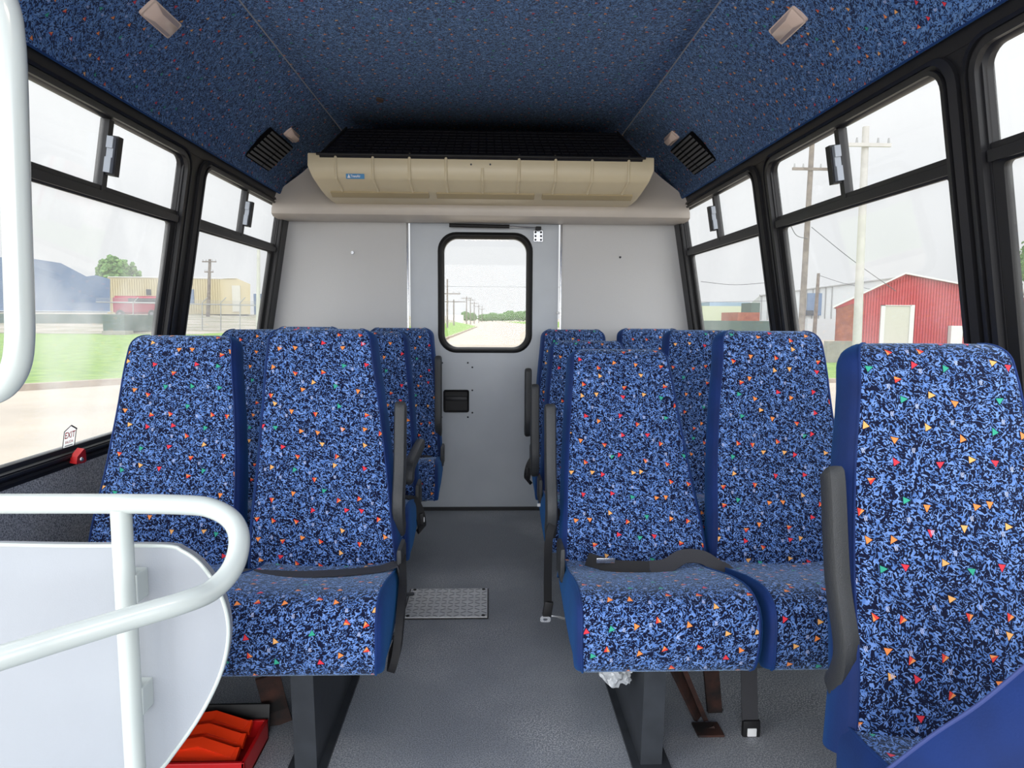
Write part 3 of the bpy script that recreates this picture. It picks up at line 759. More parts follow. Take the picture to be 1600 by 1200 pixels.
# left side
l1 = bench('double_seat', 'blue patterned double seat behind the white grab rail, with belt across its cushion', GL, [(-.425, 1.85, 16, -.045), (-.870, 1.85, 18, -.01)], -1, hts=[.72, .705], arm=dict(rec=12, z=.475, L=.35, dx=.035, dy=.05))
l2 = bench('double_seat', 'blue patterned double seat, the middle row on the left, its armrest lowered', GL, [(-.45, 2.55, 14, 0), (-.855, 2.55, 12, 0)], -1, arm=dict(up=False, z=.585, dx=.015))
l3 = bench('double_seat', 'blue patterned double seat on the left against the rear wall beside the door', GL, [(-.41, 3.28, 13, 0), (-.87, 3.28, 12, 0)], -1, arm=dict(rec=5, z=.52, L=.36, dx=.04))

# belts and buckles
def buckle(c, parent, R=None, s=1.0):
    R = R or Matrix.Identity(3)
    bm = B(); box(bm, c, (.046*s, .016, .052*s), .005, R); b_ = obj('buckle', bm, RUB, parent, True)
    bm = B(); box(bm, Vector(c)+R @ Vector((0, -.009, -.004)), (.024*s, .004, .022*s), .002, R); q = obj('release_button', bm, STK, b_, True); q['label'] = 'pale grey push button'
    return b_
c0 = at(1170, 1035, 1.66); c1 = at(1171, 1085, 1.66); c2 = at(1172, 1125, 1.66)
sb = strap('seat_belt', [c0+Vector((0, 0, .05)), c0, c1, c2], .021, BELT, r2, nrm=(0, 1, 0)); sb['label'] = 'dark belt stub hanging below the cushions'
buckle(at(1173, 1139, 1.66), sb)
def rc(x, v, h=.010): return Vector((x, 1.85-v, on_cushion(x, v)-.012+h))
def on_cushion(x, v):   # v = distance forward of the backrest
    A = [(.03, .400), (-.03, .405), (-.10, .418), (-.18, .440), (-.26, .462), (-.33, .476), (-.37, .480), (-.40, .477)]
    for (a, za), (b, zb) in zip(A, A[1:]):
        if -v <= a and -v >= b: return za+(zb-za)*(a+v)/(a-b)
    return .48
sb = strap('seat_belt', [rc(.68, .13, -.03), rc(.665, .11, .002), rc(.645, .09, .014), rc(.61, .07, .035), rc(.56, .065, .036), rc(.51, .09, .016), rc(.46, .10, .012)], .020, BELT, r2, nrm=(0, -.8, .5))
sb = strap('seat_belt', [rc(.30, .05, .028), rc(.33, .07, .022), rc(.37, .09, .014), rc(.46, .10, .012)], .018, BELTD, r2, nrm=(0, -.8, .5))
bm = B(); box(bm, rc(.345, .085, .030), (.05, .004, .014), .0015); obj('belt_tongue', bm, CHR, sb, True)
# belt hanging into the aisle
sb = strap('seat_belt', [at(872, 795, 1.97), at(866, 812, 1.93), at(858, 840, 1.9), at(856, 900, 1.9), at(856, 945, 1.9)], .012, BELTD, r2, nrm=(0, -1, 0))
bm = B(); box(bm, at(856, 951, 1.9), (.026, .016, .045), .004, Matrix.Rotation(.15, 3, 'Y')); bk = obj('buckle', bm, RUB, sb, True)
bm = B(); c = at(852, 967, 1.89); ringband(bm, rrect(-.015, .015, -.008, .008, .005, 3), rrect(-.006, .006, -.003, .003, .002, 3), lambda u, v, w: c+Vector((u, -w, v)), .004, .004, 0)
obj('belt_tongue', bm, CHR, bk, True)
bm = B(); tube(bm, catmull([at(858, 962, 1.9), at(868, 963, 1.9), at(882, 967, 1.9)], 4), .004, 8); obj('belt_tongue', bm, CHR, bk, True)
# belt across left seat
def onc(x, v, h=.006): return Vector((x, 1.85-v, on_cushion(x, v)-.012+h))
sb = strap('seat_belt', [onc(-.68, .07), onc(-.62, .09), onc(-.55, .12), onc(-.46, .15), onc(-.38, .16, .009), onc(-.31, .145, .012), onc(-.25, .12, .016),
     Vector((-.205, 1.75, .430)), Vector((-.192, 1.73, .38)), Vector((-.190, 1.72, .33)), Vector((-.20, 1.71, .28)), Vector((-.22, 1.70, .25))], .022, BELT, l1, nrm=(0, 0, 1))
# black loop beside the left cushion
bm = B(); tube(bm, catmull([(-.2, 1.80, .42), (-.185, 1.68, .40), (-.183, 1.60, .34), (-.188, 1.58, .28), (-.20, 1.60, .24), (-.21, 1.70, .235)], 8), 0, flat=(.022, .009), nrm=(1, 0, 0)); obj('seat_belt', bm, BELTD, l1)
bm = B(); tube(bm, [at(628, 930, 1.9), at(645, 928, 1.95)], .006, 6); obj('belt_tongue', bm, PLS, l1, True)
# belts of the rows behind, looping over the cushion edge into the aisle
def side_loop(root, x, yb, sgn):
    pts = [(x+sgn*.06, yb-.10, .428), (x+sgn*.005, yb-.13, .430), (x-sgn*.022, yb-.16, .40), (x-sgn*.034, yb-.17, .35), (x-sgn*.03, yb-.12, .31), (x-sgn*.015, yb-.05, .30)]
    q = strap('seat_belt', pts, .020, BELTD, root, nrm=(0, 0, 1)); buckle((x-sgn*.033, yb-.16, .365), q, Matrix.Rotation(pi/2, 3, 'Z'), .8)
side_loop(l2, -.24, 2.55, -1); side_loop(l3, -.245, 3.28, -1); side_loop(r4, .245, 3.28, 1)
# small label tab on row 3 and brace under row 2
bm = B(); box(bm, at(842, 789, 2.5), (.012, .01, .012), .002); obj('care_tag', bm, STK, r3)
bm = B()
a0, a1 = at(1052, 1036, 1.66), at(1098, 1132, 1.76)
tube(bm, [a0, a1], 0, flat=(.022, .004), nrm=(1, -.6, 0)); tube(bm, [a0+Vector((.02, .0, 0)), a1+Vector((.012, 0, 0))], 0, flat=(.006, .02), nrm=(0, 1, 0))
c = gnd(1106, 1140, .004); tube(bm, [a1, (c.x, c.y, .0)], 0, flat=(.02, .006), nrm=(0, 1, 0)); box(bm, (c.x, c.y, .004), (.07, .06, .006), .002)
o = obj('leg_brace', bm, RUST, r2); o['label'] = 'rusty brown diagonal brace'
bm = B()
a2, a3 = at(1110, 1036, 1.72), at(1118, 1130, 1.78)
tube(bm, [a2, a3], 0, flat=(.02, .006), nrm=(0, 1, 0))
tube(bm, [a3, (a3.x, a3.y, 0)], 0, flat=(.02, .006), nrm=(0, 1, 0))
o = obj('leg_brace', bm, RUST, r2); o['label'] = 'rusty brown diagonal brace'
bm = B(); a0, a1 = at(418, 1056, 1.7), at(432, 1110, 1.74); tube(bm, [a0, a1, (a1.x+.01, a1.y, 0)], 0, flat=(.03, .004), nrm=(.3, -1, 0)); o = obj('leg_brace', bm, RUST, l1); o['label'] = 'rusty brown brace'

# plastic bag pushed up under the cushion
bm = B(); bmesh.ops.create_icosphere(bm, subdivisions=4, radius=1)
c = at(960, 1042, 1.62)
for v in bm.verts:
    n_ = 1+.13*sin(v.co.x*7+v.co.z*5)+.10*sin(v.co.y*11+v.co.x*9)+.05*sin(v.co.z*23+v.co.x*17)
    v.co = Vector((v.co.x*.045*n_, v.co.y*.05*n_, v.co.z*.038*n_))+c
o = obj('plastic_bag', bm, BAGM, None, True); tag(o, 'crumpled whitish plastic bag poking out under the right aisle cushion', 'bag')

# the flip-up cushion in the bottom right corner
fl = thing('folding_seat', 'out of frame folding seat in the bottom right corner showing its blue velvet edge', 'seat', (.8, .75, 0))
e0, e1, e2, e3 = at(1375, 1212, .84), at(1455, 1150, .80), at(1530, 1100, .77), at(1620, 1025, .74)
def folding():
    # edge curve of the velvet side; the pad face lies to its lower right
    C = catmull([at(1330, 1250, .86), e0, e1, e2, e3, at(1700, 955, .71), at(1800, 900, .69)], 5)
    bm = B(); uvl = bm.loops.layers.uv.new('UVMap')
    off1 = Vector((.035, -.075, -.055)); off2 = Vector((.10, -.06, -.13))
    nrm_ = Vector((0, 0, 0))
    prof = [(0, 0), (.25, .10), (.5, .13), (.75, .10), (1, 0)]
    V = []
    for p in C:
        out = Vector((-.45, -.3, .55)).normalized()
        V.append([bm.verts.new(p+off1*a+out*b*.09) for a, b in prof])
    for a, b in zip(V, V[1:]):
        for k in range(len(a)-1): bm.faces.new((a[k], b[k], b[k+1], a[k+1]))
    side = obj('velvet_side', bm, VEL, fl, True)
    bm = B(); tube(bm, C, .0026, 8); obj('seam_piping', bm, mat('worn_piping', srgb(60, 74, 130), .8), fl, True)
    bm = B(); uvl = bm.loops.layers.uv.new('UVMap'); V = []; acc = 0
    for i, p in enumerate(C):
        if i: acc += (p-C[i-1]).length
        V.append([(bm.verts.new(p+off1+off2*t+Vector((0, -.03, 0))*sin(pi*min(1, t))), (acc, t*.25)) for t in (0, .04, .1, .2, .4, .6, .8, 1, 1.3)])
    for a, b in zip(V, V[1:]):
        for k in range(len(a)-1):
            f = bm.faces.new((a[k][0], b[k][0], b[k+1][0], a[k+1][0])); f.smooth = True
            for l, q in zip(f.loops, (a[k], b[k], b[k+1], a[k+1])): l[uvl].uv = q[1]
    o_ = obj('seat_cushion', bm, FAB, fl, smooth='keep')
    md = o_.modifiers.new('t', 'SOLIDIFY'); md.thickness = .01; md.offset = 0
folding()

# ------------------------------------------------------------------ grab rails and panel at the entry
gr = thing('grab_rail', 'white tubular guard rail with looped end in front of the left seats', 'rail', (-.62, 1.1, 0))
pa = at(0, 787, 1.13)
pts = [Vector((-1.2, 1.13, pa.z)), Vector((-1.0, 1.13, pa.z)), at(150, 787, 1.13), at(290, 789, 1.13), at(335, 796, 1.125), at(364, 815, 1.11), at(374, 845, 1.085), at(364, 886, 1.05), at(334, 920, 1.015), at(290, 940, .98), at(200, 967, .94), at(100, 997, .90), at(0, 1028, .86)]
d_ = (pts[-1]-pts[-3]).normalized(); pts += [pts[-1]+d_*.15, pts[-1]+d_*.4]
bm = B(); tube(bm, catmull(pts, 8), .0165, 20); obj('top_loop', bm, WHT, gr, True)
pt = at(189, 795, 1.13); 
bm = B(); tube(bm, [pt, (pt.x+.004, pt.y, 0)], .0165, 20); obj('post', bm, WHT, gr, True)
bm = B(); bmesh.ops.create_cone(bm, cap_ends=True, segments=20, radius1=.04, radius2=.035, depth=.012, matrix=Matrix.Translation((pt.x+.004, pt.y, .006))); obj('floor_flange', bm, WHT, gr, True)
mp = thing('modesty_panel', 'light grey rounded modesty panel behind the white rail post', 'panel', (-.8, 1.17, 0))
oul = [at(x, y, 1.17) for x, y in ((0, 851), (120, 853), (255, 853), (285, 861), (312, 880), (336, 912), (352, 950), (357, 990), (350, 1035), (333, 1080), (305, 1130), (262, 1190))]
O2 = [(p.x, p.z) for p in catmull(oul, 4)]; O2 += [(O2[-1][0]-.10, O2[-1][1]-.12), (-1.02, .15), (-1.19, .15), (-1.19, O2[0][1])]
F = lambda u, v, w: Vector((u, 1.17+w, v))
bm = B(); plate(bm, O2, F, 0, .02); obj('board', bm, GPAN, mp)
bm = B(); tube(bm, [F(u, v, .0) for u, v in O2[:-3]], .0035, 8); obj('edge_trim', bm, WHT, mp, True)
bm = B(); box(bm, (pt.x+.004, 1.152, .42), (.03, .04, .05), .003); obj('mounting_clamp', bm, WHT, mp); bm = B(); box(bm, (pt.x+.004, 1.152, .62), (.03, .04, .05), .003); obj('mounting_clamp', bm, WHT, mp)
bm = B()
tube(bm, [(-1.12, 1.18, .2), (-1.12, 1.18, 0)], .014, 12); obj('leg', bm, WHT, mp, True)
ul = thing('stanchion_rail', 'white tubular grab handle curving in at the upper left', 'rail', (-.66, .9, 1.0))
pts = [Vector((-1.0, .9, 1.535)), at(-60, -22, .9), at(-8, -12, .9), at(8, 12, .9), at(15, 55, .9), at(19, 120, .9), at(24, 280, .9), at(30, 460, .9), at(31, 530, .9), at(25, 572, .9), at(8, 600, .9), at(-18, 615, .9), at(-80, 632, .9), Vector((-1.0, .9, .93))]
bm = B(); tube(bm, catmull(pts, 8), .0165, 20); obj('handle_loop', bm, WHT, ul, True)
bm = B(); tube(bm, [(-1.0, .9, 0), (-1.0, .9, 1.72)], .0165, 16); obj('post', bm, WHT, ul, True)

# ------------------------------------------------------------------ small things
# emergency exit sticker and red release handle
F0 = wallF(-1); c = None
n_ = inward(-1); Pw = Vector((-xw(.7), 0, .7)) + n_*(-.017)
cs = onplane(107, 690, Pw, n_); cy, czz = cs.y, cs.z
SF = lambda u, v, w: F0(cy+u*.85, czz+v*.78, -.0165+w)
es = thing('exit_sticker', 'small white sticker with red EXIT lettering on the lower left window', 'sticker', cs)
def E_(u, v, w): return SF(u, v, w)
bm = B(); plate(bm, [(-.034, -.020), (.0, -.058), (.034, -.020), (.034, .040), (.0, .058), (-.034, .040)], SF, 0, .001); obj('sticker_sheet', bm, STKT, es)
bm = B(); sh_ = [(-.034, -.020), (.0, -.058), (.034, -.020), (.034, .040), (.0, .058), (-.034, .040)]; ringband(bm, [(a*1.05, b*1.04) for a, b in sh_], [(a*.97, b*.98) for a, b in sh_], SF, .002, .002, .001); plate(bm, [(.0, .056), (.036, .038), (.036, .043), (.0, .062)], SF, .002, .003); obj('sticker_border', bm, DRKT, es)
# seen from inside facing the left wall, +y runs to the right
text('EXIT', 'exit_lettering', SF, .034, REDT, es, .0, .022, .0015, sx=.85)
text('SALIDA', 'salida_lettering', SF, .014, REDT, es, .0, -.004, .0015)
bm = B()
for k in range(3): plate(bm, [(-.022+k*.004, -.019-k*.007), (.022-k*.004, -.019-k*.007), (.022-k*.004, -.016-k*.007), (-.022+k*.004, -.016-k*.007)], SF, .001, .002)
obj('small_print', bm, DRKT, es)
rl = thing('release_handle', 'red emergency release handle on the left window sill below the exit sticker', 'handle', (0, 0, 0))
c = onplane(120, 715, Vector((-xw(.66), 0, .66))+n_*.015, n_)
RF = lambda u, v, w: c+Vector((0, u, v))+n_*w
bm = B(); plate(bm, [(-.026, -.012), (-.020, .008), (.016, .026), (.022, .022), (.024, -.012), (.014, -.016)], RF, -.006, .014); obj('lever', bm, REDP, rl, True)
bm = B(); bmesh.ops.create_uvsphere(bm, u_segments=10, v_segments=8, radius=.007, matrix=Matrix.Translation(RF(-.004, -.002, .015))); obj('bolt', bm, CHR, rl, True)
# tread plate
p0, p1, p2, p3 = gnd(632, 966, .004), gnd(761, 966, .004), gnd(762, 920, .004), gnd(643, 920, .004)
tp = thing('tread_plate', 'small bright aluminium diamond plate set in the aisle floor', 'plate', ((p0.x+p1.x)/2, (p0.y+p2.y)/2, 0))
x0, x1, y0, y1 = min(p0.x, p3.x), (p1.x+p2.x)/2, p0.y, p2.y
bm = B(); box(bm, ((x0+x1)/2, (y0+y1)/2, .002), (x1-x0+.008, y1-y0+.008, .004), .001); obj('dark_edge', bm, RUB, tp)
bm = B(); box(bm, ((x0+x1)/2, (y0+y1)/2, .004), (x1-x0, y1-y0, .005), .001); obj('plate_sheet', bm, ALU, tp)
bm = B()
nx, ny = 12, 10
for i in range(nx):
    for j in range(ny):
        cx = x0+(i+.5)*(x1-x0)/nx; cyy = y0+(j+.5)*(y1-y0)/ny
        box(bm, (cx, cyy, .0068), (.022, .0045, .002), .0008, Matrix.Rotation(radians(35 if (i+j) % 2 else -35), 3, 'Z'), 1)
o = obj('tread_lozenges', bm, ALD, tp); o['kind'] = 'stuff'
for cx in (x0+.015, x1-.015):
    for cyy in (y0+.012, y1-.012):
        bm = B(); bmesh.ops.create_cone(bm, cap_ends=True, segments=10, radius1=.007, radius2=.006, depth=.003, matrix=Matrix.Translation((cx, cyy, .0075))); obj('corner_screw', bm, RUB, tp)

# red emergency triangle case on the floor, under the left seat
bxr = thing('warning_triangle_case', 'open red plastic case of warning triangles on the floor under the left seat', 'case', (-.6, 1.66, 0))
X0, X1, Y0, Y1, Zt = -.88, -.530, 1.50, 1.675, .055
bm = B()
for lo, hi in (((X0, Y0, 0), (X1, Y1, .01)), ((X0, Y0, 0), (X1, Y0+.008, Zt)), ((X0, Y1-.008, 0), (X1, Y1, Zt)), ((X0, Y0, 0), (X0+.008, Y1, Zt)), ((X1-.008, Y0, 0), (X1, Y1, Zt))):
    box(bm, [(a+b)/2 for a, b in zip(lo, hi)], [b-a for a, b in zip(lo, hi)], .002)
obj('tray', bm, REDP, bxr)
bm = B(); box(bm, ((X0+X1)/2, Y1+.014, .05), (X1-X0, .012, .07), .004, Matrix.Rotation(radians(-12), 3, 'X')); obj('lid', bm, RUB, bxr, True)
for k in range(3):
    bm = B(); y = Y0+.045+k*.045; z = .045+k*.006
    tube(bm, [(X0+.03, y, z), (X1-.03, y, z)], 0, flat=(.016, .006), nrm=(0, -.5, 1)); tube(bm, [(X0+.05, y, z+.004), ((X0+X1)/2+.05, y+.02, z+.02), (X1-.04, y, z+.004)], 0, flat=(.012, .004), nrm=(0, -.5, 1))
    o = obj('reflector_bar', bm, REDO, bxr); o['label'] = 'bright orange red folded reflector'

# ------------------------------------------------------------------ outdoors
GZ = -.75
CONC = mat('pale_concrete_road', srgb(176, 164, 148), .9, col2=srgb(160, 150, 136), vscale=.5, bump=.2, bscale=10)
CURB = mat('kerb_concrete', srgb(166, 152, 136), .9, col2=srgb(140, 124, 108), vscale=3)
GRASS = mat('lawn_grass', srgb(122, 150, 62), .95, col2=srgb(96, 128, 52), vscale=2.5, bump=.5, bscale=20)
GRAV = mat('gravel_lot', srgb(158, 150, 138), .95, col2=srgb(120, 118, 92), vscale=.25, lo=.42, hi=.6)
TAN = mat('tan_metal_siding', srgb(186, 174, 138), .6, var=.06, vscale=.2)
PALEW = mat('pale_warehouse_siding', srgb(178, 182, 184), .6)
ROOFW = mat('white_trim_metal', srgb(205, 206, 204), .6)
DBL = mat('slate_blue_siding', srgb(92, 112, 140), .7, var=.1, vscale=.1)
REDB = mat('red_corrugated_metal', srgb(186, 62, 62), .55, var=.12, vscale=.4)
BRK = mat('orange_brick', srgb(150, 92, 70), .9, col2=srgb(128, 74, 58), vscale=3)
BLOCK = mat('grey_block_wall', srgb(150, 146, 138), .9, col2=srgb(132, 128, 120), vscale=2)
DOORB = mat('roller_door_steel', srgb(186, 184, 172), .5)
BUSM = mat('maroon_coach_paint', srgb(160, 28, 62), .25, coat=.6)
GLB = mat('dark_coach_glass', srgb(36, 40, 50), .15)
WOOD = mat('weathered_pole_wood', srgb(128, 118, 108), .95, col2=srgb(100, 92, 84), vscale=3)
WOODL = mat('pale_pole_wood', srgb(190, 188, 184), .95, var=.1, vscale=3)
WIRE = mat('power_line', srgb(70, 72, 76), .6)
LEAF = mat('tree_leaves', srgb(70, 108, 56), .9, col2=srgb(110, 140, 78), vscale=3, lo=.4, hi=.6)
GALV = mat('galvanised_steel', srgb(150, 152, 152), .5, metal=.3)
GRNC = mat('green_container_paint', srgb(74, 94, 86), .6, var=.15, vscale=1)
CHIM = mat('blue_grey_roof', srgb(130, 150, 172), .6)

def sheet(name, pts, m, z_thick=.05, **k):
    bm = B(); a = [bm.verts.new(p) for p in pts]; bm.faces.new(a)
    r = bmesh.ops.extrude_face_region(bm, geom=bm.faces[:]); bmesh.ops.translate(bm, verts=[v for v in r['geom'] if isinstance(v, bmesh.types.BMVert)], vec=(0, 0, -z_thick))
    return struct(name, bm, m)
sheet('road', [(-400, -60, GZ), (400, -60, GZ), (400, 900, GZ), (-400, 900, GZ)], CONC)
# left lawn: rises away from the kerb
kl = [gnd(x, y) for x, y in ((-700, 632), (0, 612), (190, 600), (420, 585))]
bm = B(); nearrow = [Vector((p.x, p.y, GZ+.14)) for p in kl]
L1c = gnd(690, 533); nearrow.append(Vector((L1c.x, L1c.y, GZ+.14))); e = gnd(745, 511); nearrow.append(Vector((e.x, e.y, GZ+.14)))
rows = [nearrow, [Vector((p.x*1.4-1, max(p.y+9, 30+0*p.y), -.35)) for p in nearrow], [Vector((p.x*2.2-2, max(p.y+20, 42), .0)) for p in nearrow]]
V = [[bm.verts.new(p) for p in r] for r in rows]; V.insert(0, [bm.verts.new(p+Vector((0, -.02, -.2))) for p in nearrow])
for a, b in zip(V, V[1:]):
    for k in range(len(a)-1): bm.faces.new((a[k], a[k+1], b[k+1], b[k]))
o = struct('lawn', bm, GRASS); 
bm = B(); tube(bm, [p+Vector((0, -.12, -.06)) for p in nearrow], 0, flat=(.12, .08), nrm=(0, 0, 1)); struct('kerb', bm, CURB)
bm = B(); far = rows[2]
V = [[bm.verts.new(p+Vector((0, -1, -.01))) for p in far], [bm.verts.new((p.x*2.4-6, max(p.y*2.4, 96), 1.3)) for p in far], [bm.verts.new((p.x*6-6, max(p.y*6, 300), 1.3)) for p in far]]
for a, b in zip(V, V[1:]):
    for k in range(len(a)-1): bm.faces.new((a[k], a[k+1], b[k+1], b[k]))
struct('gravel_lot', bm, GRAV)
# right lawn strip
rl_ = [gnd(1200, 600), gnd(1295, 597), gnd(1345, 596), gnd(1700, 590), gnd(1700, 560), gnd(1200, 560)]
sheet('lawn', [p+Vector((0, 0, .10)) for p in rl_], GRASS, .12)
bm = B(); tube(bm, [p+Vector((0, -.1, .05)) for p in rl_[:4]], 0, flat=(.1, .06), nrm=(0, 0, 1)); struct('kerb', bm, CURB)
sheet('lawn', [(60, 80, GZ+.05), (14, 110, GZ+.05), (6, 300, GZ+.05), (400, 300, GZ+.05), (400, 80, GZ+.05)], GRASS, .1)

def extr(bm, pts2, Y0_, Y1_, sk=0):   # outline in x,z, extruded in y
    plate(bm, pts2, lambda u, v, w: Vector((u+(w-Y0_)*sk, w, v)), Y0_, Y1_); return bm
def outline(pts, Y): return [(at(x, y, Y).x, at(x, y, Y).z) for x, y in pts]
def boxpx(px0, py0, px1, py1, Y, depth, bm=None):
    a, b = at(px0, py0, Y), at(px1, py1, Y); bm = bm or B()
    box(bm, ((a.x+b.x)/2, Y+depth/2, (a.z+b.z)/2), (abs(b.x-a.x), depth, abs(a.z-b.z))); return bm
def ribs(px0, px1, n, top, bot, Y, m, parent, name='siding_ribs', r=.03):
    bm = B()
    for k in range(n):
        x = px0+(px1-px0)*k/(n-1); a, b = at(x, top(x), Y), at(x, bot(x), Y); box(bm, ((a.x+b.x)/2, Y-.01, (a.z+b.z)/2), (r, r, a.z-b.z))
    o_ = obj(name, bm, m, parent); o_['kind'] = 'stuff'; return o_

# tan warehouse, left
tw = thing('tan_warehouse', 'long tan metal warehouse behind the chain link fence on the left', 'building', (-55, 105, 1))
bm = B(); extr(bm, outline([(168, 491), (168, 433), (345, 436), (368, 434), (391, 444), (391, 491)], 105), 105, 135, -.36); obj('walls', bm, TAN, tw)
bm = B(); 
for (x0_, y0_, x1_, y1_) in ((168, 432, 345, 434.5), (345, 434, 368, 435)): boxpx(x0_, y0_, x1_, y1_, 104.8, .3, bm)
obj('roof_edge', bm, ROOFW, tw)
obj('roller_door', boxpx(362, 446, 376, 487, 104.8, .3), DOORB, tw)
obj('doorway', boxpx(228, 452, 236, 461, 104.8, .3), GLB, tw)
obj('doorway', boxpx(290, 452, 303, 474, 104.8, .3), DBL, tw)
ribs(172, 343, 46, lambda x: 436, lambda x: 490, 104.95, TAN, tw, r=.12)
sh = obj('shed', boxpx(396, 459, 416, 493, 150, 10), DBL, None); tag(sh, 'low blue roofed shed right of the tan warehouse', 'building')
# slate blue building seen through the dirty glass
bb = thing('slate_blue_building', 'hazy slate blue building filling the left of the near left window', 'building', (-35, 60, 0))
bm = B(); extr(bm, outline([(-500, 487), (-500, 380), (-150, 395), (50, 404), (95, 411), (135, 432), (150, 430), (172, 436), (172, 487)], 60), 60, 78, -.56); obj('walls', bm, DBL, bb)
bm = B(); boxpx(-500, 482, 172, 487.5, 59.7, .3, bm); obj('base_band', bm, PALEW, bb)
bm = B(); boxpx(-500, 487, 172, 515, 58, 3, bm); o = obj('hedge_bank', bm, GRNC, bb)
# green container
o = obj('green_container', boxpx(160, 492, 195, 518, 41, 4), GRNC, None); tag(o, 'dull green container on the grass left of the maroon coach', 'container')
bm = boxpx(159, 517, 196, 524, 40, .9); o = obj('concrete_slab', bm, BLOCK, None); tag(o, 'pale concrete slab at the foot of the green container', 'slab')
# maroon coach
cb = thing('coach', 'maroon coach parked in front of the tan warehouse', 'coach', at(210, 493, 90))
bm = boxpx(174, 462, 247, 491, 90, 2.5); bmesh.ops.bevel(bm, geom=bm.edges[:], offset=.25, segments=3, affect='EDGES'); obj('body', bm, BUSM, cb, True)
bm = boxpx(200, 466, 246, 474, 89.97, .1); obj('window_band', bm, GLB, cb)
bm = boxpx(174, 471.5, 247, 473.5, 89.9, .1); obj('side_stripe', bm, ROOFW, cb)
for px in (188, 238):
    c = at(px, 490, 89.9); bm = B(); bmesh.ops.create_cone(bm, cap_ends=True, segments=20, radius1=.48, radius2=.48, depth=.3, matrix=Matrix.Translation(c) @ Matrix.Rotation(pi/2, 4, 'X')); wh = obj('wheel', bm, RUB, cb)
    bm = B(); bmesh.ops.create_cone(bm, cap_ends=True, segments=16, radius1=.22, radius2=.22, depth=.34, matrix=Matrix.Translation(c) @ Matrix.Rotation(pi/2, 4, 'X')); obj('hubcap', bm, CHR, wh)
# chain link fence: posts each a part
cf = thing('chain_link_fence', 'grey chain link fence with angled post tops across the left lot', 'fence', (-30, 47, 0))
bm = B(); a, b = at(150, 472, 47), at(430, 478, 47); tube(bm, [a, b], .035, 6); obj('top_rail', bm, GALV, cf)
for k in range(3):
    bm = B(); a, b = at(150, 466+k*2.2, 47), at(430, 472+k*2.2, 47); tube(bm, [a, b], .012, 4); obj('barbed_wire', bm, GALV, cf)
for px in (208, 316, 345, 375, 402, 428):
    t_, g_ = at(px, 473, 47), at(px, 523, 47); bm = B(); tube(bm, [g_, t_, t_+Vector((.35, 0, .35))], .035, 6); obj('fence_post', bm, GALV, cf)
bm = B()
a, b = at(150, 473, 47), at(430, 479, 47); zb = at(300, 520, 47).z; n = 110
for k in range(n):
    x = a.x+(b.x-a.x)*k/(n-1); h = a.z-zb
    for sg in (-1, 1): tube(bm, [(x, 47, zb), (x+sg*h, 47, a.z)], .006, 3, cap=False)
o = obj('wire_mesh', bm, GALV, cf); o['kind'] = 'stuff'
def pole(label, px0, py0, px1, py1, Y, r, m=WOOD, arms=(), group='wooden utility poles', zb=None):
    a, b = at(px0, py0, Y), at(px1, py1, Y)
    if zb is not None and b.z > zb: b = b+(b-a)*((zb-b.z)/(b.z-a.z))
    root = thing('utility_pole', label, 'pole', b, group)
    bm = B(); tube(bm, [b, a], lambda t: r*(1-.3*t), 10); obj('shaft', bm, m, root, True)
    for (py, half, k) in arms:
        c = a.lerp(b, (py-py0)/(py1-py0)); bm = B(); box(bm, (c.x, Y-.15, c.z), (half*2, .1, .13)); ca = obj('crossarm', bm, m, root)
        for q in (-.9, -.45, .45, .9):
            bm = B(); bmesh.ops.create_cone(bm, cap_ends=True, segments=8, radius1=.05, radius2=.03, depth=.2, matrix=Matrix.Translation((c.x+half*q, Y-.15, c.z+.16))); obj('insulator', bm, GALV, ca)
    return root
pole('thin wooden utility pole with transformer in front of the tan warehouse', 328, 405, 325, 495, 80, .22, arms=((409, .8, 0), (425, .5, 0)))
pole('pole stump without crossarms at the right edge of the left rear window', 404, 390, 403, 525, 40, .13, m=WOODL)
pole('leaning wooden utility pole behind the right middle window, left of the pale one', 1270, 205, 1252, 515, 35, .17, arms=((257, 1.0, 0),), zb=GZ)
pole('pale thick utility pole in front of the red barn corner', 1353, 198, 1338, 560, 26, .17, m=WOODL, arms=((226, .9, 0),), zb=GZ)
pole('short thin utility pole between the two tall poles on the right', 1279, 427, 1273, 512, 55, .17, arms=(), zb=GZ)
for i, (px, top, half) in enumerate(((699, 436, 1.7), (709, 468, 1.8), (729, 463, 1.2), (735, 466, 1.2), (741, 471, 1.2), (748, 476, 1.2), (753, 480, 1.2))):
    Y = (90, 110, 150, 170, 190, 220, 250)[i]
    lab = ['tall utility pole at the left edge of the rear door window', 'second utility pole from the left in the rear door window', 'third utility pole from the left in the rear door window', 'fourth utility pole from the left in the rear door window', 'fifth utility pole from the left in the rear door window', 'sixth utility pole from the left in the rear door window', 'last and most distant utility pole in the rear door window'][i]
    pole(lab, px, top, px, 507, Y, .13, arms=((top+(20 if i == 0 else 3), half, 0),), group='poles seen through the rear door window', zb=GZ)
def wire(pts, label, r=.02):
    P = [at(*p) for p in pts]; bm = B(); tube(bm, catmull(P, 6), r, 5); tag(obj('power_line', bm, WIRE), label, 'power line', 'power lines')
wire([(1095, 440, 40), (1150, 445, 40), (1215, 440, 40)], 'power line crossing the right rear window above the small buildings', .018)
wire([(1000, 470, 60), (1110, 472, 60), (1200, 470, 60)], 'lower power line just above the small buildings in the right rear window', .02)
wire([(1268, 355, 35), (1330, 405, 34), (1400, 455, 33)], 'power line sagging from the leaning pole down to the barn roof', .018)
wire([(1235, 352, 34), (1245, 368, 34), (1262, 373, 34)], 'short hanging cable beside the leaning pole', .02)
wire([(1279, 430, 55), (1320, 443, 55), (1380, 456, 55)], 'power line running right from the short pole', .02)
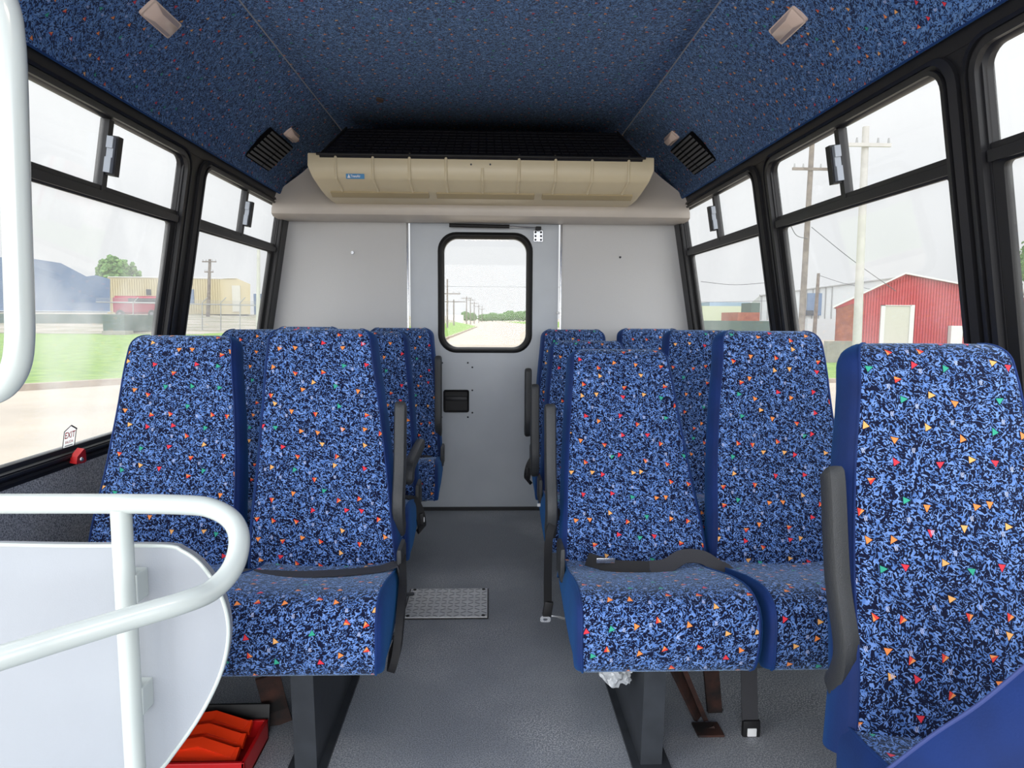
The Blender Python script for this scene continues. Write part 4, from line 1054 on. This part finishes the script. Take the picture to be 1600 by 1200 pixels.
wire([(640, 447, 60), (760, 448, 60), (900, 449, 60)], 'single power line crossing the rear door window', .012)

# right: barn and neighbours
bn = thing('red_barn', 'red corrugated metal barn with pale roller door behind the right windows', 'building', (20, 34, GZ))
Yb = 34
gz = lambda x: 565
prof_ = [(1306, 580), (1306, 478), (1415, 428), (1530, 450), (1700, 486), (1700, 580)]
bm = B(); extr(bm, [(p[0], max(p[1], GZ)) for p in outline(prof_, Yb)], Yb, Yb+16, .56); obj('walls', bm, REDB, bn)
a, b, c, d = [at(x, y, Yb) for x, y in ((1302, 479), (1415, 426), (1530, 448), (1702, 484))]
bm = B(); V = [[bm.verts.new((p.x+(y-Yb)*.56, y, p.z+dz)) for p in (a, b, c, d)] for y, dz in ((Yb-.25, .0), (Yb+16, 0))]; V2 = [[bm.verts.new((v.co.x, v.co.y, v.co.z-.08)) for v in r] for r in V]
for k in range(3):
    bm.faces.new((V[0][k], V[0][k+1], V[1][k+1], V[1][k])); bm.faces.new((V2[0][k], V2[0][k+1], V2[1][k+1], V2[1][k])); bm.faces.new((V[0][k], V[0][k+1], V2[0][k+1], V2[0][k]))
obj('roof', bm, ROOFW, bn)
def rooft(x): return 478-(x-1306)*.459 if x < 1415 else 428+(x-1415)*.205
ribs(1346, 1696, 80, lambda x: rooft(x)+2, lambda x: 570, Yb-.02, REDB, bn, r=.05)
obj('roller_door', boxpx(1379, 478, 1423, 560, Yb-.08, .1), DOORB, bn)
bm = B(); boxpx(1377.5, 476.5, 1424.5, 478, Yb-.12, .1, bm); boxpx(1377.5, 476.5, 1379, 560, Yb-.12, .1, bm); boxpx(1423, 476.5, 1424.5, 560, Yb-.12, .1, bm); obj('door_surround', bm, ROOFW, bn)
obj('notice_box', boxpx(1487, 509, 1503, 538, Yb-.3, .25), ROOFW, bn)
obj('meter_box', boxpx(1510, 512, 1517, 526, Yb-.3, .25), TAN, bn)
bm = B(); a, b = at(1307, 492, Yb-.06), at(1344, 572, Yb-.06)
extr(bm, [(a.x, GZ), (b.x, GZ), (b.x, at(1344, 470, Yb).z), (a.x, at(1307, 482, Yb).z)], Yb-.08, Yb); obj('brick_corner', bm, BRK, bn)
o = obj('block_wall', boxpx(1293, 533, 1331, 574, 27, .3), BLOCK, None); tag(o, 'low grey concrete block wall left of the red barn', 'wall')
bw = thing('pale_warehouse', 'large pale grey warehouse behind the red barn', 'building', at(1280, 508, 80))
bm = B(); extr(bm, outline([(1187, 526), (1187, 462), (1245, 454), (1420, 432), (1420, 526)], 80), 80, 110, .36); obj('walls', bm, PALEW, bw)
bm = B(); tube(bm, [at(1187, 461.5, 79.8), at(1245, 453.5, 79.8), at(1420, 431, 79.8)], .12, 6); obj('roof_edge', bm, GALV, bw)
obj('loading_bay', boxpx(1262, 458, 1283, 493, 79.8, .3), DBL, bw)
obj('window', boxpx(1259, 485, 1271, 493, 79.6, .3), GLB, bw)
ribs(1190, 1300, 12, lambda x: 462-(x-1187)*.13, lambda x: 500, 79.95, GALV, bw, r=.1)
o = obj('cream_shed', boxpx(1098, 478, 1187, 512, 120, 20), mat('cream_siding', srgb(186, 186, 166), .7), None); tag(o, 'low cream building in the right rear window', 'building')
o = obj('blue_roofed_shed', boxpx(1109, 472, 1172, 482, 140, 20), CHIM, None); tag(o, 'blue grey roofed building behind the low cream building', 'building')
o = obj('brick_building', boxpx(1153, 488, 1186, 520, 70, 5), BRK, None); tag(o, 'small orange brick building left of the pale warehouse', 'building')
o = obj('teal_shed', boxpx(1174, 473, 1186, 520, 75.5, 3), GRNC, None); tag(o, 'small dark teal shed above the orange brick building', 'building')
o = obj('hedge', boxpx(1096, 501, 1218, 530, 60, 2), GRNC, None); tag(o, 'low dark green hedge strip in front of the orange brick building', 'hedge')
o = obj('pipe_stack', boxpx(1262, 498, 1304, 532, 60, 3), PALEW, None); tag(o, 'pale flatbed load between the pale warehouse and red barn', 'load')
# trees
def tree(label, px, py_top, py_base, wpx, Y, group=None, seed=1):
    rnd = random.Random(seed); b = at(px, py_base, Y); t = at(px, py_top, Y); h = t.z-b.z; wd = wpx/FPX*Y
    root = thing('tree', label, 'tree', b, group)
    bm = B(); tube(bm, [b-Vector((0, 0, 2)), b+Vector((0, 0, h*.5))], lambda q: .04*h*(1-.5*q), 8); obj('trunk', bm, WOOD, root, True)
    bm = B()
    for k in range(420):
        a = rnd.uniform(0, 2*pi); ph = rnd.uniform(-.9, 1); rr_ = rnd.uniform(.75, 1.05)
        q = Vector((cos(a)*sqrt(1-min(.99, ph*ph))*wd/2*rr_*(1+.2*sin(3*a)), sin(a)*sqrt(1-min(.99, ph*ph))*wd/2*rr_, ph*h*.40*rr_))+b+Vector((0, 0, h*.6))
        s_ = min(wd, h)*rnd.uniform(.05, .10)
        Mx = Matrix.Translation(q) @ Matrix.Rotation(rnd.uniform(0, 6), 4, 'X') @ Matrix.Rotation(rnd.uniform(0, 6), 4, 'Z') @ Matrix.Diagonal((s_, s_*.9, s_*.4, 1))
        bmesh.ops.create_icosphere(bm, subdivisions=1, radius=1, matrix=Mx)
    bmesh.ops.create_icosphere(bm, subdivisions=2, radius=1, matrix=Matrix.Translation(b+Vector((0, 0, h*.6))) @ Matrix.Diagonal((wd*.42, wd*.42, h*.34, 1)))
    obj('crown', bm, LEAF, root)
tree('round leafy tree rising behind the slate blue building and tan warehouse', 183, 402, 480, 56, 140, seed=2)
tree('tall narrow evergreen at the far right edge behind the barn', 1602, 368, 470, 26, 70, seed=3)
ORD = ['first', 'second', 'third', 'fourth', 'fifth', 'sixth', 'seventh', 'eighth', 'last']
T_ = [(727, 487, 14), (738, 489, 12), (757, 491, 22), (770, 489, 20), (785, 490, 18), (797, 486, 22), (812, 487, 22), (828, 484, 24), (845, 486, 26)]
for i, (px, top, wd_) in enumerate(T_):
    tree(ORD[i]+' tree from the left in the green treeline at the end of the road', px, top, 505, wd_, 260+8*i, 'treeline at the end of the road', seed=20+i)
o = obj('white_house', boxpx(700, 492, 722, 505, 200, 12), ROOFW, None); tag(o, 'small white building left in the rear door window', 'building')
